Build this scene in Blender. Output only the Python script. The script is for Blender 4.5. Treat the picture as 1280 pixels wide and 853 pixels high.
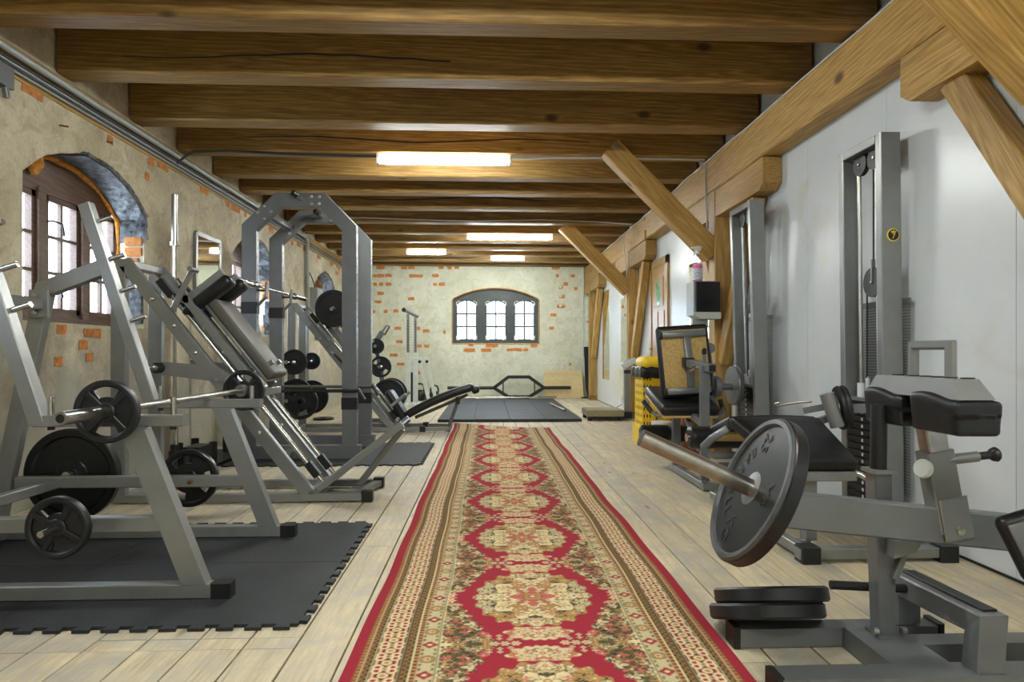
import bpy, bmesh, math, random
import numpy as np
from mathutils import Vector, Matrix

random.seed(7)
for o in list(bpy.data.objects):
    bpy.data.objects.remove(o)
scene = bpy.context.scene
COL = scene.collection

# ---------------------------------------------------------------- camera, sky, exposure
cam_data = bpy.data.cameras.new('camera')
cam_data.sensor_fit = 'HORIZONTAL'
cam_data.sensor_width = 36.0
cam_data.lens = 800.0 / 1280.0 * 36.0
cam_data.shift_y = 14.5 / 1280.0
cam_data.clip_start = 0.05
cam = bpy.data.objects.new('camera', cam_data)
COL.objects.link(cam)
cam.location = (0, 0, 1.0)
cam.rotation_euler = (math.pi / 2, 0, -math.atan(31 / 800.0))
scene.camera = cam

world = bpy.data.worlds.new('overcast_sky')
scene.world = world
world.use_nodes = True
wb = world.node_tree.nodes['Background']
wb.inputs[0].default_value = (0.74, 0.87, 1.0, 1)
wb.inputs[1].default_value = SKY = 2.8

vs = scene.view_settings
vs.view_transform = 'Standard'
vs.look = 'None'
vs.exposure = 2.34
vs.gamma = 1.0
vs.use_curve_mapping = False
TUBE_POWER = 25.0

# ---------------------------------------------------------------- mesh helpers
Z = Vector((0, 0, 1)); X = Vector((1, 0, 0)); Y = Vector((0, 1, 0))
def V(*a): return Vector(a)

def basis(d):
    d = d.normalized()
    a = Z if abs(d.z) < 0.9 else X
    u = a.cross(d).normalized()
    return u, d.cross(u).normalized(), d

class MB:
    def __init__(s):
        s.v = []; s.f = []; s.sm = []
    def add(s, verts, faces, smooth=False):
        o = len(s.v)
        s.v.extend(tuple(p) for p in verts)
        s.f.extend(tuple(i + o for i in f) for f in faces)
        s.sm.extend([smooth] * len(faces))
        return s
    def bar(s, p0, p1, w, h, up=Z, c=0.004):
        p0 = V(*p0); p1 = V(*p1); d = (p1 - p0).normalized()
        up = V(*up)
        if abs(up.normalized().dot(d)) > 0.99: up = Y if abs(d.y) < 0.9 else X
        side = d.cross(up).normalized(); up = side.cross(d).normalized()
        a, b = w / 2, h / 2
        if c:
            pr = [(-a, -b + c), (-a + c, -b), (a - c, -b), (a, -b + c), (a, b - c), (a - c, b), (-a + c, b), (-a, b - c)]
        else:
            pr = [(-a, -b), (a, -b), (a, b), (-a, b)]
        n = len(pr)
        vs_ = [p0 + side * x + up * y for x, y in pr] + [p1 + side * x + up * y for x, y in pr]
        fs = [(i, (i + 1) % n, n + (i + 1) % n, n + i) for i in range(n)]
        fs += [tuple(range(n - 1, -1, -1)), tuple(range(n, 2 * n))]
        return s.add(vs_, fs)
    def box(s, x0, x1, y0, y1, z0, z1, c=0.004):
        return s.bar(((x0 + x1) / 2, (y0 + y1) / 2, z0), ((x0 + x1) / 2, (y0 + y1) / 2, z1), abs(x1 - x0), abs(y1 - y0), up=(0, 1, 0), c=c)
    def cyl(s, p0, p1, r0, r1=None, n=16, caps=True):
        p0 = V(*p0); p1 = V(*p1); r1 = r0 if r1 is None else r1
        u, w, d = basis(p1 - p0)
        ring = lambda p, r: [p + (u * math.cos(2 * math.pi * i / n) + w * math.sin(2 * math.pi * i / n)) * r for i in range(n)]
        a, b = ring(p0, r0), ring(p1, r1)
        s.add(a + b, [(i, (i + 1) % n, n + (i + 1) % n, n + i) for i in range(n)], True)
        if caps:
            s.add(a, [tuple(range(n - 1, -1, -1))]); s.add(b, [tuple(range(n))])
        return s
    def lathe(s, prof, origin, axis, n=32, soft=False):
        origin = V(*origin); u, w, d = basis(V(*axis))
        rings = []
        for r, h in prof:
            rings.append([origin + d * h + (u * math.cos(2 * math.pi * i / n) + w * math.sin(2 * math.pi * i / n)) * r for i in range(n)])
        if soft:
            vs_ = [p for r in rings for p in r]
            fs = [(k * n + i, k * n + (i + 1) % n, (k + 1) * n + (i + 1) % n, (k + 1) * n + i) for k in range(len(rings) - 1) for i in range(n)]
            s.add(vs_, fs, True)
        else:
            for k in range(len(rings) - 1):
                s.add(rings[k] + rings[k + 1], [(i, (i + 1) % n, n + (i + 1) % n, n + i) for i in range(n)], True)
        if prof[0][0] > 1e-5: s.add(rings[0], [tuple(range(n - 1, -1, -1))]) if prof[0][0] != prof[-1][0] or prof[0][1] != prof[-1][1] else None
        if prof[-1][0] > 1e-5 and prof[0] != prof[-1]: s.add(rings[-1], [tuple(range(n))])
        return s
    def sweep(s, pts, r, n=8, closed=False):
        pts = [V(*p) for p in pts]; m = len(pts)
        rs = r if isinstance(r, (list, tuple)) else [r] * m
        prev = None; vs_ = []
        for k in range(m):
            a = pts[(k - 1) % m] if (k or closed) else pts[0]; b = pts[(k + 1) % m] if (k < m - 1 or closed) else pts[-1]
            t = (b - a).normalized()
            if prev is None:
                u = basis(t)[0]
            else:
                u = (prev - t * prev.dot(t)).normalized()
            prev = u; w = t.cross(u)
            vs_ += [pts[k] + (u * math.cos(2 * math.pi * i / n) + w * math.sin(2 * math.pi * i / n)) * rs[k] for i in range(n)]
        kk = m if closed else m - 1
        fs = [(k * n + i, k * n + (i + 1) % n, ((k + 1) % m) * n + (i + 1) % n, ((k + 1) % m) * n + i) for k in range(kk) for i in range(n)]
        s.add(vs_, fs, True)
        if not closed:
            s.add(vs_[:n], [tuple(range(n - 1, -1, -1))]); s.add(vs_[-n:], [tuple(range(n))])
        return s
    def prism(s, poly, o, ex, ey, depth):
        o = V(*o); ex = V(*ex); ey = V(*ey); ez = ex.cross(ey).normalized()
        n = len(poly)
        vs_ = [o + ex * x + ey * y for x, y in poly]
        vs_ += [p + ez * depth for p in vs_]
        return s.add(vs_, [tuple(range(n - 1, -1, -1)), tuple(range(n, 2 * n))] + [(i, (i + 1) % n, n + (i + 1) % n, n + i) for i in range(n)])
    def pathbar(s, pts, w, h, nrm, c=0.004):
        """mitred square tube through a polyline lying in the plane with normal nrm: h in the plane, w along nrm"""
        pts = [V(*p) for p in pts]; nrm = V(*nrm).normalized(); m = len(pts); a, b = w / 2, h / 2
        pr = [(-a, -b + c), (-a + c, -b), (a - c, -b), (a, -b + c), (a, b - c), (a - c, b), (-a + c, b), (-a, b - c)]
        vs_ = []
        for k in range(m):
            d0 = (pts[k] - pts[k - 1]).normalized() if k else (pts[1] - pts[0]).normalized()
            d1 = (pts[k + 1] - pts[k]).normalized() if k < m - 1 else d0
            n0 = d0.cross(nrm); n1 = d1.cross(nrm); mt = (n0 + n1).normalized(); mt = mt / max(0.3, mt.dot(n0))
            vs_ += [pts[k] + nrm * x + mt * y for x, y in pr]
        fs = [(k * 8 + i, k * 8 + (i + 1) % 8, (k + 1) * 8 + (i + 1) % 8, (k + 1) * 8 + i) for k in range(m - 1) for i in range(8)]
        fs += [tuple(range(7, -1, -1)), tuple(range((m - 1) * 8, m * 8))]
        return s.add(vs_, fs)
    def rbox(s, center, size, r, M=None, seg=3, fn=None):
        bm = bmesh.new(); bmesh.ops.create_cube(bm, size=1.0)
        for v in bm.verts: v.co = Vector((v.co.x * size[0], v.co.y * size[1], v.co.z * size[2]))
        bmesh.ops.bevel(bm, geom=bm.edges[:] + bm.verts[:], offset=r, segments=seg, affect='EDGES', profile=0.5)
        if fn:
            bmesh.ops.subdivide_edges(bm, edges=[e for e in bm.edges if e.calc_length() > max(size) * 0.3], cuts=7, use_grid_fill=True)
            for v in bm.verts: v.co = fn(v.co.copy())
        M = M or Matrix.Identity(3); c = Vector(center)
        bm.verts.index_update()
        s.add([c + M @ v.co for v in bm.verts], [[v.index for v in f.verts] for f in bm.faces], True)
        bm.free(); return s
    def mesh(s, name, mat, origin=(0, 0, 0)):
        me = bpy.data.meshes.new(name)
        o = Vector(origin)
        me.from_pydata([(p[0] - o.x, p[1] - o.y, p[2] - o.z) for p in s.v], [], s.f)
        me.polygons.foreach_set('use_smooth', s.sm)
        me.materials.append(mat); me.update()
        return me

def rot_to(axis, roll=0.0):
    u, w, d = basis(V(*axis))
    R = Matrix((u, w, d)).transposed()
    return R @ Matrix.Rotation(roll, 3, 'Z')

def setp(o, label=None, cat=None, group=None, kind=None):
    if label: o['label'] = label
    if cat: o['category'] = cat
    if group: o['group'] = group
    if kind: o['kind'] = kind
    return o
ORIG = {}
def thing(name, loc, label=None, cat=None, group=None, kind=None):
    o = bpy.data.objects.new(name, None); COL.objects.link(o)
    o.empty_display_size = 0.1
    o.location = loc; ORIG[o] = Vector(loc)
    return setp(o, label, cat, group, kind)
def part(name, mb, mat, parent, label=None, kind=None):
    root = parent
    while root.parent: root = root.parent
    me = mb.mesh(name, mat, ORIG[root])
    o = bpy.data.objects.new(name, me); COL.objects.link(o); o.parent = parent
    return setp(o, label, None, None, kind)
def solo(name, mb, mat, loc, label=None, cat=None, group=None, kind=None):
    me = mb.mesh(name, mat, loc)
    o = bpy.data.objects.new(name, me); COL.objects.link(o); o.location = loc; ORIG[o] = Vector(loc)
    return setp(o, label, cat, group, kind)
def copy_part(src, parent, loc=(0, 0, 0), rot=None):
    c = src.copy(); COL.objects.link(c); c.parent = parent; c.location = loc
    if rot is not None: c.rotation_euler = rot
    return c

# ---------------------------------------------------------------- materials
def newmat(name):
    m = bpy.data.materials.new(name); m.use_nodes = True
    nt = m.node_tree; b = nt.nodes['Principled BSDF']
    return m, nt, b
def N(nt, typ, **k):
    n = nt.nodes.new(typ)
    for a, v in k.items(): setattr(n, a, v)
    return n
def ramp(nt, stops, interp='LINEAR'):
    r = N(nt, 'ShaderNodeValToRGB'); r.color_ramp.interpolation = interp
    e = r.color_ramp.elements
    while len(e) < len(stops): e.new(0.5)
    for k, (p, c) in enumerate(stops):
        e[k].position = p; e[k].color = (*c, 1) if len(c) == 3 else c
    return r
def noise(nt, vec, scale, detail=4, rough=0.55, dist=0.0):
    n = N(nt, 'ShaderNodeTexNoise'); n.inputs['Scale'].default_value = scale; n.inputs['Detail'].default_value = detail
    n.inputs['Roughness'].default_value = rough; n.inputs['Distortion'].default_value = dist
    if vec is not None: nt.links.new(vec, n.inputs['Vector'])
    return n
def mapping(nt, scale=(1, 1, 1), rnd=True, rot=None):
    t = N(nt, 'ShaderNodeTexCoord'); m = N(nt, 'ShaderNodeMapping'); m.inputs['Scale'].default_value = scale
    src = t.outputs['Object']
    if rot:
        r_ = N(nt, 'ShaderNodeMapping'); r_.inputs['Rotation'].default_value = rot; nt.links.new(src, r_.inputs['Vector']); src = r_.outputs['Vector']
    nt.links.new(src, m.inputs['Vector'])
    if rnd:
        oi = N(nt, 'ShaderNodeObjectInfo'); mu = N(nt, 'ShaderNodeMath', operation='MULTIPLY'); mu.inputs[1].default_value = 57.0
        nt.links.new(oi.outputs['Random'], mu.inputs[0]); nt.links.new(mu.outputs[0], m.inputs['Location'])
    return m.outputs['Vector']
def bump(nt, b, h, strength=0.3, dist=0.01):
    bp = N(nt, 'ShaderNodeBump'); bp.inputs['Strength'].default_value = strength; bp.inputs['Distance'].default_value = dist
    nt.links.new(h, bp.inputs['Height']); nt.links.new(bp.outputs['Normal'], b.inputs['Normal'])
def mixc(nt, fac, a, b_, mode='MIX'):
    m = N(nt, 'ShaderNodeMix', data_type='RGBA', blend_type=mode)
    for sock, val in ((m.inputs[0], fac), (m.inputs[6], a), (m.inputs[7], b_)):
        if isinstance(val, (int, float)): sock.default_value = val
        elif isinstance(val, tuple): sock.default_value = (*val, 1) if len(val) == 3 else val
        else: nt.links.new(val, sock)
    return m.outputs[2]

def plain(name, col, rough=0.5, metal=0.0, var=0.08, scale=14, bmp=0.0, coat=0.0):
    m, nt, b = newmat(name)
    v = mapping(nt); n = noise(nt, v, scale)
    d = tuple(max(0, c * (1 - var)) for c in col); l = tuple(min(1, c * (1 + var)) for c in col)
    r = ramp(nt, [(0.3, d), (0.7, l)]); nt.links.new(n.outputs['Fac'], r.inputs[0]); nt.links.new(r.outputs[0], b.inputs['Base Color'])
    b.inputs['Roughness'].default_value = rough; b.inputs['Metallic'].default_value = metal
    b.inputs['Coat Weight'].default_value = coat
    if bmp: bump(nt, b, n.outputs['Fac'], bmp, 0.004)
    return m

def wood(name, stretch, cols, rough=0.55, knots=True, bmp=0.25, tint=0.12, rot=None, ring=0.2):
    """grain runs along the axis whose stretch is small"""
    m, nt, b = newmat(name)
    v = mapping(nt, stretch, True, rot)
    warp = noise(nt, v, 1.1, 3, 0.5, 0.6)
    w = N(nt, 'ShaderNodeTexWave', wave_type='RINGS', rings_direction='SPHERICAL')
    add = N(nt, 'ShaderNodeVectorMath', operation='ADD'); nt.links.new(v, add.inputs[0])
    sc = N(nt, 'ShaderNodeVectorMath', operation='SCALE'); sc.inputs['Scale'].default_value = 0.9
    nt.links.new(warp.outputs['Color'], sc.inputs[0]); nt.links.new(sc.outputs[0], add.inputs[1])
    nt.links.new(add.outputs[0], w.inputs['Vector'])
    w.inputs['Scale'].default_value = 2.2; w.inputs['Distortion'].default_value = 2.5; w.inputs['Detail'].default_value = 2.0
    fine = noise(nt, v, 9, 5, 0.6)
    mx = N(nt, 'ShaderNodeMath', operation='MULTIPLY_ADD'); mx.inputs[1].default_value = ring
    hf = N(nt, 'ShaderNodeMath', operation='MULTIPLY'); hf.inputs[1].default_value = 0.98 - ring
    nt.links.new(fine.outputs['Fac'], hf.inputs[0]); nt.links.new(w.outputs['Fac'], mx.inputs[0]); nt.links.new(hf.outputs[0], mx.inputs[2])
    r = ramp(nt, [(0.2, cols[0]), (0.5, cols[1]), (0.8, cols[2])]); nt.links.new(mx.outputs[0], r.inputs[0])
    col = r.outputs[0]
    big = noise(nt, v, 0.6, 2); rb = ramp(nt, [(0.3, (0.8, 0.8, 0.8)), (0.7, (1.1, 1.1, 1.1))]); nt.links.new(big.outputs['Fac'], rb.inputs[0])
    col = mixc(nt, 1.0, col, rb.outputs[0], 'MULTIPLY')
    if knots:
        kv = N(nt, 'ShaderNodeTexVoronoi'); kv.inputs['Scale'].default_value = 1.0
        nt.links.new(mapping(nt, tuple(1.5 if q < 1.2 else 2.6 for q in stretch)), kv.inputs['Vector'])
        kr = ramp(nt, [(0.05, (1, 1, 1)), (0.11, (0, 0, 0))]); nt.links.new(kv.outputs['Distance'], kr.inputs[0])
        col = mixc(nt, kr.outputs[0], col, tuple(c * 0.45 for c in cols[0]))
    oi = N(nt, 'ShaderNodeObjectInfo'); tr = ramp(nt, [(0, (1 - tint, 1 - tint, 1 - tint * 0.8)), (1, (1 + tint, 1 + tint, 1 + tint))]); nt.links.new(oi.outputs['Random'], tr.inputs[0])
    col = mixc(nt, 1.0, col, tr.outputs[0], 'MULTIPLY')
    nt.links.new(col, b.inputs['Base Color']); b.inputs['Roughness'].default_value = rough
    bump(nt, b, mx.outputs[0], bmp, 0.006)
    return m

M = {}
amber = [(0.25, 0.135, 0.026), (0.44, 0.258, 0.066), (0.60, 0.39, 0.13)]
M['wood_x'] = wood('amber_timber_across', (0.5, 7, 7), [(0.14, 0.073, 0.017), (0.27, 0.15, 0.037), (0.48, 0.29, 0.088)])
M['wood_y'] = wood('amber_timber_along', (7, 0.5, 7), amber)
M['wood_z'] = wood('amber_timber_upright', (7, 7, 0.5), amber)
M['wood_d'] = wood('amber_timber_brace', (0.5, 7, 7), amber, knots=True, rot=(0, -0.795, 0))
M['wood_wa'] = wood('amber_timber_wall_brace', (7, 7, 0.5), amber, knots=True, rot=(0.53, 0, 0))
M['wood_wb'] = wood('amber_timber_wall_brace', (7, 7, 0.5), amber, knots=True, rot=(-0.53, 0, 0))
M['plank'] = None
def m_plank():
    m, nt, b = newmat('bleached_floorboard')
    v = mapping(nt, (9, 0.55, 9)); w_ = mapping(nt, (1, 1, 1)); g = mapping(nt, (1, 1, 1), False)
    n1 = noise(nt, v, 3.0, 6, 0.62, 0.9); n2 = noise(nt, v, 14, 4, 0.6); n3 = noise(nt, w_, 4.5, 5, 0.65, 0.6); n4 = noise(nt, g, 0.55, 3)
    a = N(nt, 'ShaderNodeMath', operation='MULTIPLY_ADD'); a.inputs[1].default_value = 0.35; h = N(nt, 'ShaderNodeMath', operation='MULTIPLY'); h.inputs[1].default_value = 0.65
    nt.links.new(n1.outputs['Fac'], h.inputs[0]); nt.links.new(n2.outputs['Fac'], a.inputs[0]); nt.links.new(h.outputs[0], a.inputs[2])
    r = ramp(nt, [(0.28, (0.25, 0.195, 0.12)), (0.42, (0.50, 0.425, 0.285)), (0.62, (0.68, 0.585, 0.395))]); nt.links.new(a.outputs[0], r.inputs[0])
    r2 = ramp(nt, [(0.42, (0, 0, 0)), (0.62, (0.75, 0.75, 0.75))]); nt.links.new(n3.outputs['Fac'], r2.inputs[0])
    c = mixc(nt, r2.outputs[0], r.outputs[0], (0.42, 0.395, 0.34))
    kv = N(nt, 'ShaderNodeTexVoronoi'); kv.inputs['Scale'].default_value = 1.0
    nt.links.new(mapping(nt, (5.5, 1.6, 5.5)), kv.inputs['Vector'])
    kr = ramp(nt, [(0.04, (0.8, 0.8, 0.8)), (0.10, (0, 0, 0))]); nt.links.new(kv.outputs['Distance'], kr.inputs[0])
    c = mixc(nt, kr.outputs[0], c, (0.20, 0.145, 0.085))
    oi = N(nt, 'ShaderNodeObjectInfo'); tr = ramp(nt, [(0, (0.88, 0.89, 0.91)), (0.5, (0.97, 0.97, 0.97)), (1, (1.06, 1.04, 1.0))]); nt.links.new(oi.outputs['Random'], tr.inputs[0])
    c = mixc(nt, 1.0, c, tr.outputs[0], 'MULTIPLY')
    nt.links.new(c, b.inputs['Base Color']); b.inputs['Roughness'].default_value = 0.58
    bump(nt, b, a.outputs[0], 0.2, 0.004)
    return m
M['plank'] = m_plank()
M['win_wood'] = wood('brown_window_wood', (5, 0.6, 5), [(0.085, 0.045, 0.03), (0.13, 0.075, 0.05), (0.18, 0.11, 0.075)], 0.45, False)
M['dark_win'] = plain('dark_green_window_paint', (0.04, 0.055, 0.055), 0.45, var=0.25, scale=5)
M['door_wood'] = wood('varnished_door_pine', (6, 6, 0.5), [(0.30, 0.17, 0.05), (0.48, 0.28, 0.09), (0.6, 0.38, 0.14)], 0.3, False)
M['ply'] = wood('plywood', (1.2, 4, 6), [(0.55, 0.42, 0.2), (0.66, 0.52, 0.27), (0.74, 0.6, 0.34)], 0.6, False)
M['osb'] = plain('pale_chipboard', (0.50, 0.34, 0.115), 0.7, var=0.3, scale=70)
M['silver'] = plain('silver_grey_paint', (0.255, 0.262, 0.258), 0.34, 0.5, 0.07, 9)
M['grey'] = plain('dark_grey_paint', (0.175, 0.185, 0.192), 0.38, 0.35, 0.07, 9)
M['chrome'] = plain('chromed_steel', (0.55, 0.54, 0.52), 0.22, 1.0, 0.04, 20)
M['worn'] = plain('worn_steel', (0.37, 0.365, 0.355), 0.3, 1.0, 0.15, 30)
M['rubber'] = plain('black_rubber', (0.008, 0.009, 0.0105), 0.4, 0, 0.2, 30)
M['ironb'] = plain('black_enamel_iron', (0.005, 0.0055, 0.0065), 0.3, 0.0, 0.2, 30)
M['greyplate'] = plain('worn_dark_grey_iron', (0.10, 0.108, 0.112), 0.36, 0.45, 0.3, 12, 0.1)
M['leather'] = plain('black_vinyl', (0.0065, 0.007, 0.008), 0.38, 0, 0.15, 40, 0.08)
M['browngrey'] = plain('grey_brown_vinyl', (0.095, 0.088, 0.075), 0.5, 0, 0.1, 20)
M['cap'] = plain('black_plastic', (0.010, 0.0105, 0.011), 0.45)
M['brick'] = plain('orange_brick', (0.58, 0.225, 0.06), 0.85, 0, 0.28, 24, 0.4)
M['foam'] = plain('orange_foam', (0.55, 0.22, 0.03), 0.85, 0, 0.4, 30, 0.6)
M['foil'] = plain('crinkled_foil', (0.11, 0.115, 0.12), 0.5, 0.5, 0.9, 22, 1.0)
M['white'] = plain('white_plastic', (0.72, 0.74, 0.74), 0.4)
M['cream'] = plain('cream_enamel', (0.66, 0.64, 0.52), 0.45)
M['whitemetal'] = plain('white_painted_steel', (0.62, 0.66, 0.62), 0.4, 0.1)
M['conduit'] = plain('grey_conduit', (0.36, 0.39, 0.38), 0.4, 0.1)
M['cable'] = plain('dark_cable', (0.035, 0.04, 0.042), 0.5)
M['cablew'] = plain('pale_cable', (0.55, 0.54, 0.5), 0.5)
M['yellow'] = plain('yellow_plastic', (0.86, 0.58, 0.02), 0.4)
M['bag'] = plain('black_bin_bag', (0.012, 0.012, 0.013), 0.25, 0, 0.2, 30, 0.5)
M['brownbox'] = plain('red_brown_board', (0.28, 0.085, 0.03), 0.5, 0, 0.2, 6)
M['bolt'] = plain('zinc_bolt', (0.5, 0.5, 0.46), 0.3, 0.9)
M['rust'] = plain('brown_bolt', (0.2, 0.09, 0.03), 0.5, 0.5)
M['scaletop'] = plain('brass_grey_steel', (0.33, 0.30, 0.19), 0.4, 0.6)
M['dark_hollow'] = plain('dark_hollow', (0.01, 0.01, 0.01), 0.6)
M['pink'] = plain('pink_liquid', (0.92, 0.2, 0.52), 0.15)
M['green_glass'] = plain('green_stained_glass', (0.1, 0.4, 0.16), 0.15, 0, 0.6, 14)
M['badge_y'] = plain('yellow_print', (0.75, 0.58, 0.06), 0.5)
M['iron_text'] = plain('raised_dark_lettering', (0.018, 0.018, 0.018), 0.45)
M['labelp'] = plain('printed_label', (0.6, 0.6, 0.72), 0.5, 0, 0.5, 60)
M['gripkhaki'] = M['silver']

def m_mirror():
    m, nt, b = newmat('mirror_glass'); b.inputs['Metallic'].default_value = 1; b.inputs['Roughness'].default_value = 0.02
    b.inputs['Base Color'].default_value = (0.82, 0.86, 0.82, 1); return m
M['mirror'] = m_mirror()
def m_glass(name='window_glass', tint=(0.95, 0.97, 1.0)):
    m, nt, b = newmat(name); nt.nodes.remove(b)
    t = N(nt, 'ShaderNodeBsdfTransparent'); t.inputs[0].default_value = (*tint, 1)
    g = N(nt, 'ShaderNodeBsdfGlossy'); g.inputs['Roughness'].default_value = 0.03
    mx = N(nt, 'ShaderNodeMixShader'); mx.inputs[0].default_value = 0.05; nt.links.new(t.outputs[0], mx.inputs[1]); nt.links.new(g.outputs[0], mx.inputs[2])
    nt.links.new(mx.outputs[0], nt.nodes['Material Output'].inputs[0]); return m
M['glass'] = m_glass()
M['clear'] = m_glass('clear_plastic', (0.93, 0.9, 0.93))
def m_emit(name, col, s):
    m, nt, b = newmat(name); nt.nodes.remove(b)
    e = N(nt, 'ShaderNodeEmission'); e.inputs[0].default_value = (*col, 1); e.inputs[1].default_value = s
    nt.links.new(e.outputs[0], nt.nodes['Material Output'].inputs[0]); return m
M['tube'] = m_emit('fluorescent_diffuser', (0.95, 1.0, 0.96), TUBE_POWER)

def m_plaster(name, base, dark, light, stain, scale=1.0, bst=0.35, brickmix=0.0):
    m, nt, b = newmat(name)
    v = mapping(nt, (scale, scale, scale), False)
    n1 = noise(nt, v, 1.3, 6, 0.62, 0.4); n2 = noise(nt, v, 6.5, 6, 0.65, 0.8); n3 = noise(nt, v, 40, 4, 0.6)
    r1 = ramp(nt, [(0.3, dark), (0.5, base), (0.7, light)]); nt.links.new(n1.outputs['Fac'], r1.inputs[0])
    r2 = ramp(nt, [(0.38, (1, 1, 1)), (0.52, (0, 0, 0))]); nt.links.new(n2.outputs['Fac'], r2.inputs[0])
    s2 = N(nt, 'ShaderNodeMath', operation='MULTIPLY'); s2.inputs[1].default_value = 0.5; nt.links.new(r2.outputs[0], s2.inputs[0])
    c = mixc(nt, s2.outputs[0], r1.outputs[0], stain)
    r3 = ramp(nt, [(0.3, (0.88, 0.88, 0.88)), (0.7, (1.08, 1.08, 1.08))]); nt.links.new(n3.outputs['Fac'], r3.inputs[0])
    c = mixc(nt, 1.0, c, r3.outputs[0], 'MULTIPLY')
    # patchy grey mortar low on the wall (real repair patches)
    sep = N(nt, 'ShaderNodeSeparateXYZ'); nt.links.new(v, sep.inputs[0])
    n4 = noise(nt, v, 2.1, 6, 0.7, 0.5)
    ad = N(nt, 'ShaderNodeMath', operation='MULTIPLY_ADD'); ad.inputs[1].default_value = -0.28
    nt.links.new(sep.outputs['Z'], ad.inputs[0]); nt.links.new(n4.outputs['Fac'], ad.inputs[2])
    r4 = ramp(nt, [(0.15, (0, 0, 0)), (0.33, (1, 1, 1))]); nt.links.new(ad.outputs[0], r4.inputs[0])
    s4 = N(nt, 'ShaderNodeMath', operation='MULTIPLY'); s4.inputs[1].default_value = brickmix; nt.links.new(r4.outputs[0], s4.inputs[0])
    c = mixc(nt, s4.outputs[0], c, (base[0] * 0.6, base[1] * 0.64, base[2] * 0.74))
    nt.links.new(c, b.inputs['Base Color']); b.inputs['Roughness'].default_value = 0.9
    ad2 = N(nt, 'ShaderNodeMath', operation='MULTIPLY_ADD'); ad2.inputs[1].default_value = 0.3
    nt.links.new(n3.outputs['Fac'], ad2.inputs[0]); nt.links.new(n2.outputs['Fac'], ad2.inputs[2])
    bump(nt, b, ad2.outputs[0], bst, 0.02)
    return m
M['plaster_l'] = m_plaster('old_cream_plaster', (0.64, 0.575, 0.42), (0.45, 0.39, 0.265), (0.78, 0.72, 0.57), (0.36, 0.30, 0.185), 1.0, 0.5, 0.8)
M['plaster_b'] = m_plaster('limewashed_plaster', (0.69, 0.70, 0.565), (0.60, 0.61, 0.47), (0.78, 0.79, 0.67), (0.52, 0.51, 0.35), 1.1, 0.45, 0.1)
M['plaster_f'] = m_plaster('plain_pale_plaster', (0.62, 0.62, 0.55), (0.56, 0.56, 0.48), (0.68, 0.68, 0.6), (0.52, 0.5, 0.4))

def m_board():
    m, nt, b = newmat('white_wallboard')
    v = mapping(nt, (1, 1, 1), False); n = noise(nt, v, 2.0, 4)
    r = ramp(nt, [(0.3, (0.64, 0.685, 0.715)), (0.7, (0.72, 0.76, 0.785))]); nt.links.new(n.outputs['Fac'], r.inputs[0])
    n2 = noise(nt, v, 1.4, 4, 0.6, 0.8); r2 = ramp(nt, [(0.60, (0, 0, 0)), (0.74, (0.5, 0.5, 0.5))]); nt.links.new(n2.outputs['Fac'], r2.inputs[0])
    c = mixc(nt, r2.outputs[0], r.outputs[0], (0.55, 0.52, 0.38))
    nt.links.new(c, b.inputs['Base Color']); b.inputs['Roughness'].default_value = 0.3
    b.inputs['Specular IOR Level'].default_value = 0.6
    return m
M['board'] = m_board()
def m_mat():
    m, nt, b = newmat('speckled_rubber_mat')
    v = mapping(nt, (1, 1, 1), False); n = noise(nt, v, 3.0, 5); f = noise(nt, v, 160, 2)
    r = ramp(nt, [(0.3, (0.010, 0.0115, 0.013)), (0.7, (0.024, 0.027, 0.030))]); nt.links.new(n.outputs['Fac'], r.inputs[0])
    r2 = ramp(nt, [(0.66, (0, 0, 0)), (0.72, (1, 1, 1))]); nt.links.new(f.outputs['Fac'], r2.inputs[0])
    c = mixc(nt, r2.outputs[0], r.outputs[0], (0.10, 0.14, 0.17)); nt.links.new(c, b.inputs['Base Color']); b.inputs['Roughness'].default_value = 0.62
    bump(nt, b, f.outputs['Fac'], 0.25, 0.003); return m
M['mat'] = m_mat()

# ---------------------------------------------------------------- setting
XL, XR, YB, YF, ZT = -2.93, 2.31, 14.2, -1.6, 3.24

# daylight portals just outside each window opening
def portal(name, loc, rot, sx, sy):
    l = bpy.data.lights.new(name, 'AREA'); l.shape = 'RECTANGLE'; l.size = sx; l.size_y = sy
    l.cycles.is_portal = True
    o = bpy.data.objects.new(name, l); COL.objects.link(o); o.location = loc; o.rotation_euler = rot
    return o
WIN_Y = [1.42, 4.87, 8.20, 11.70]
for wy in WIN_Y:
    portal('window_daylight', (XL - 0.38, wy, 1.74), (0, -math.pi / 2, 0), 1.0, 1.6)
portal('window_daylight', (0.19, YB + 0.42, 1.74), (-math.pi / 2, 0, 0), 1.9, 1.0)

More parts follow.
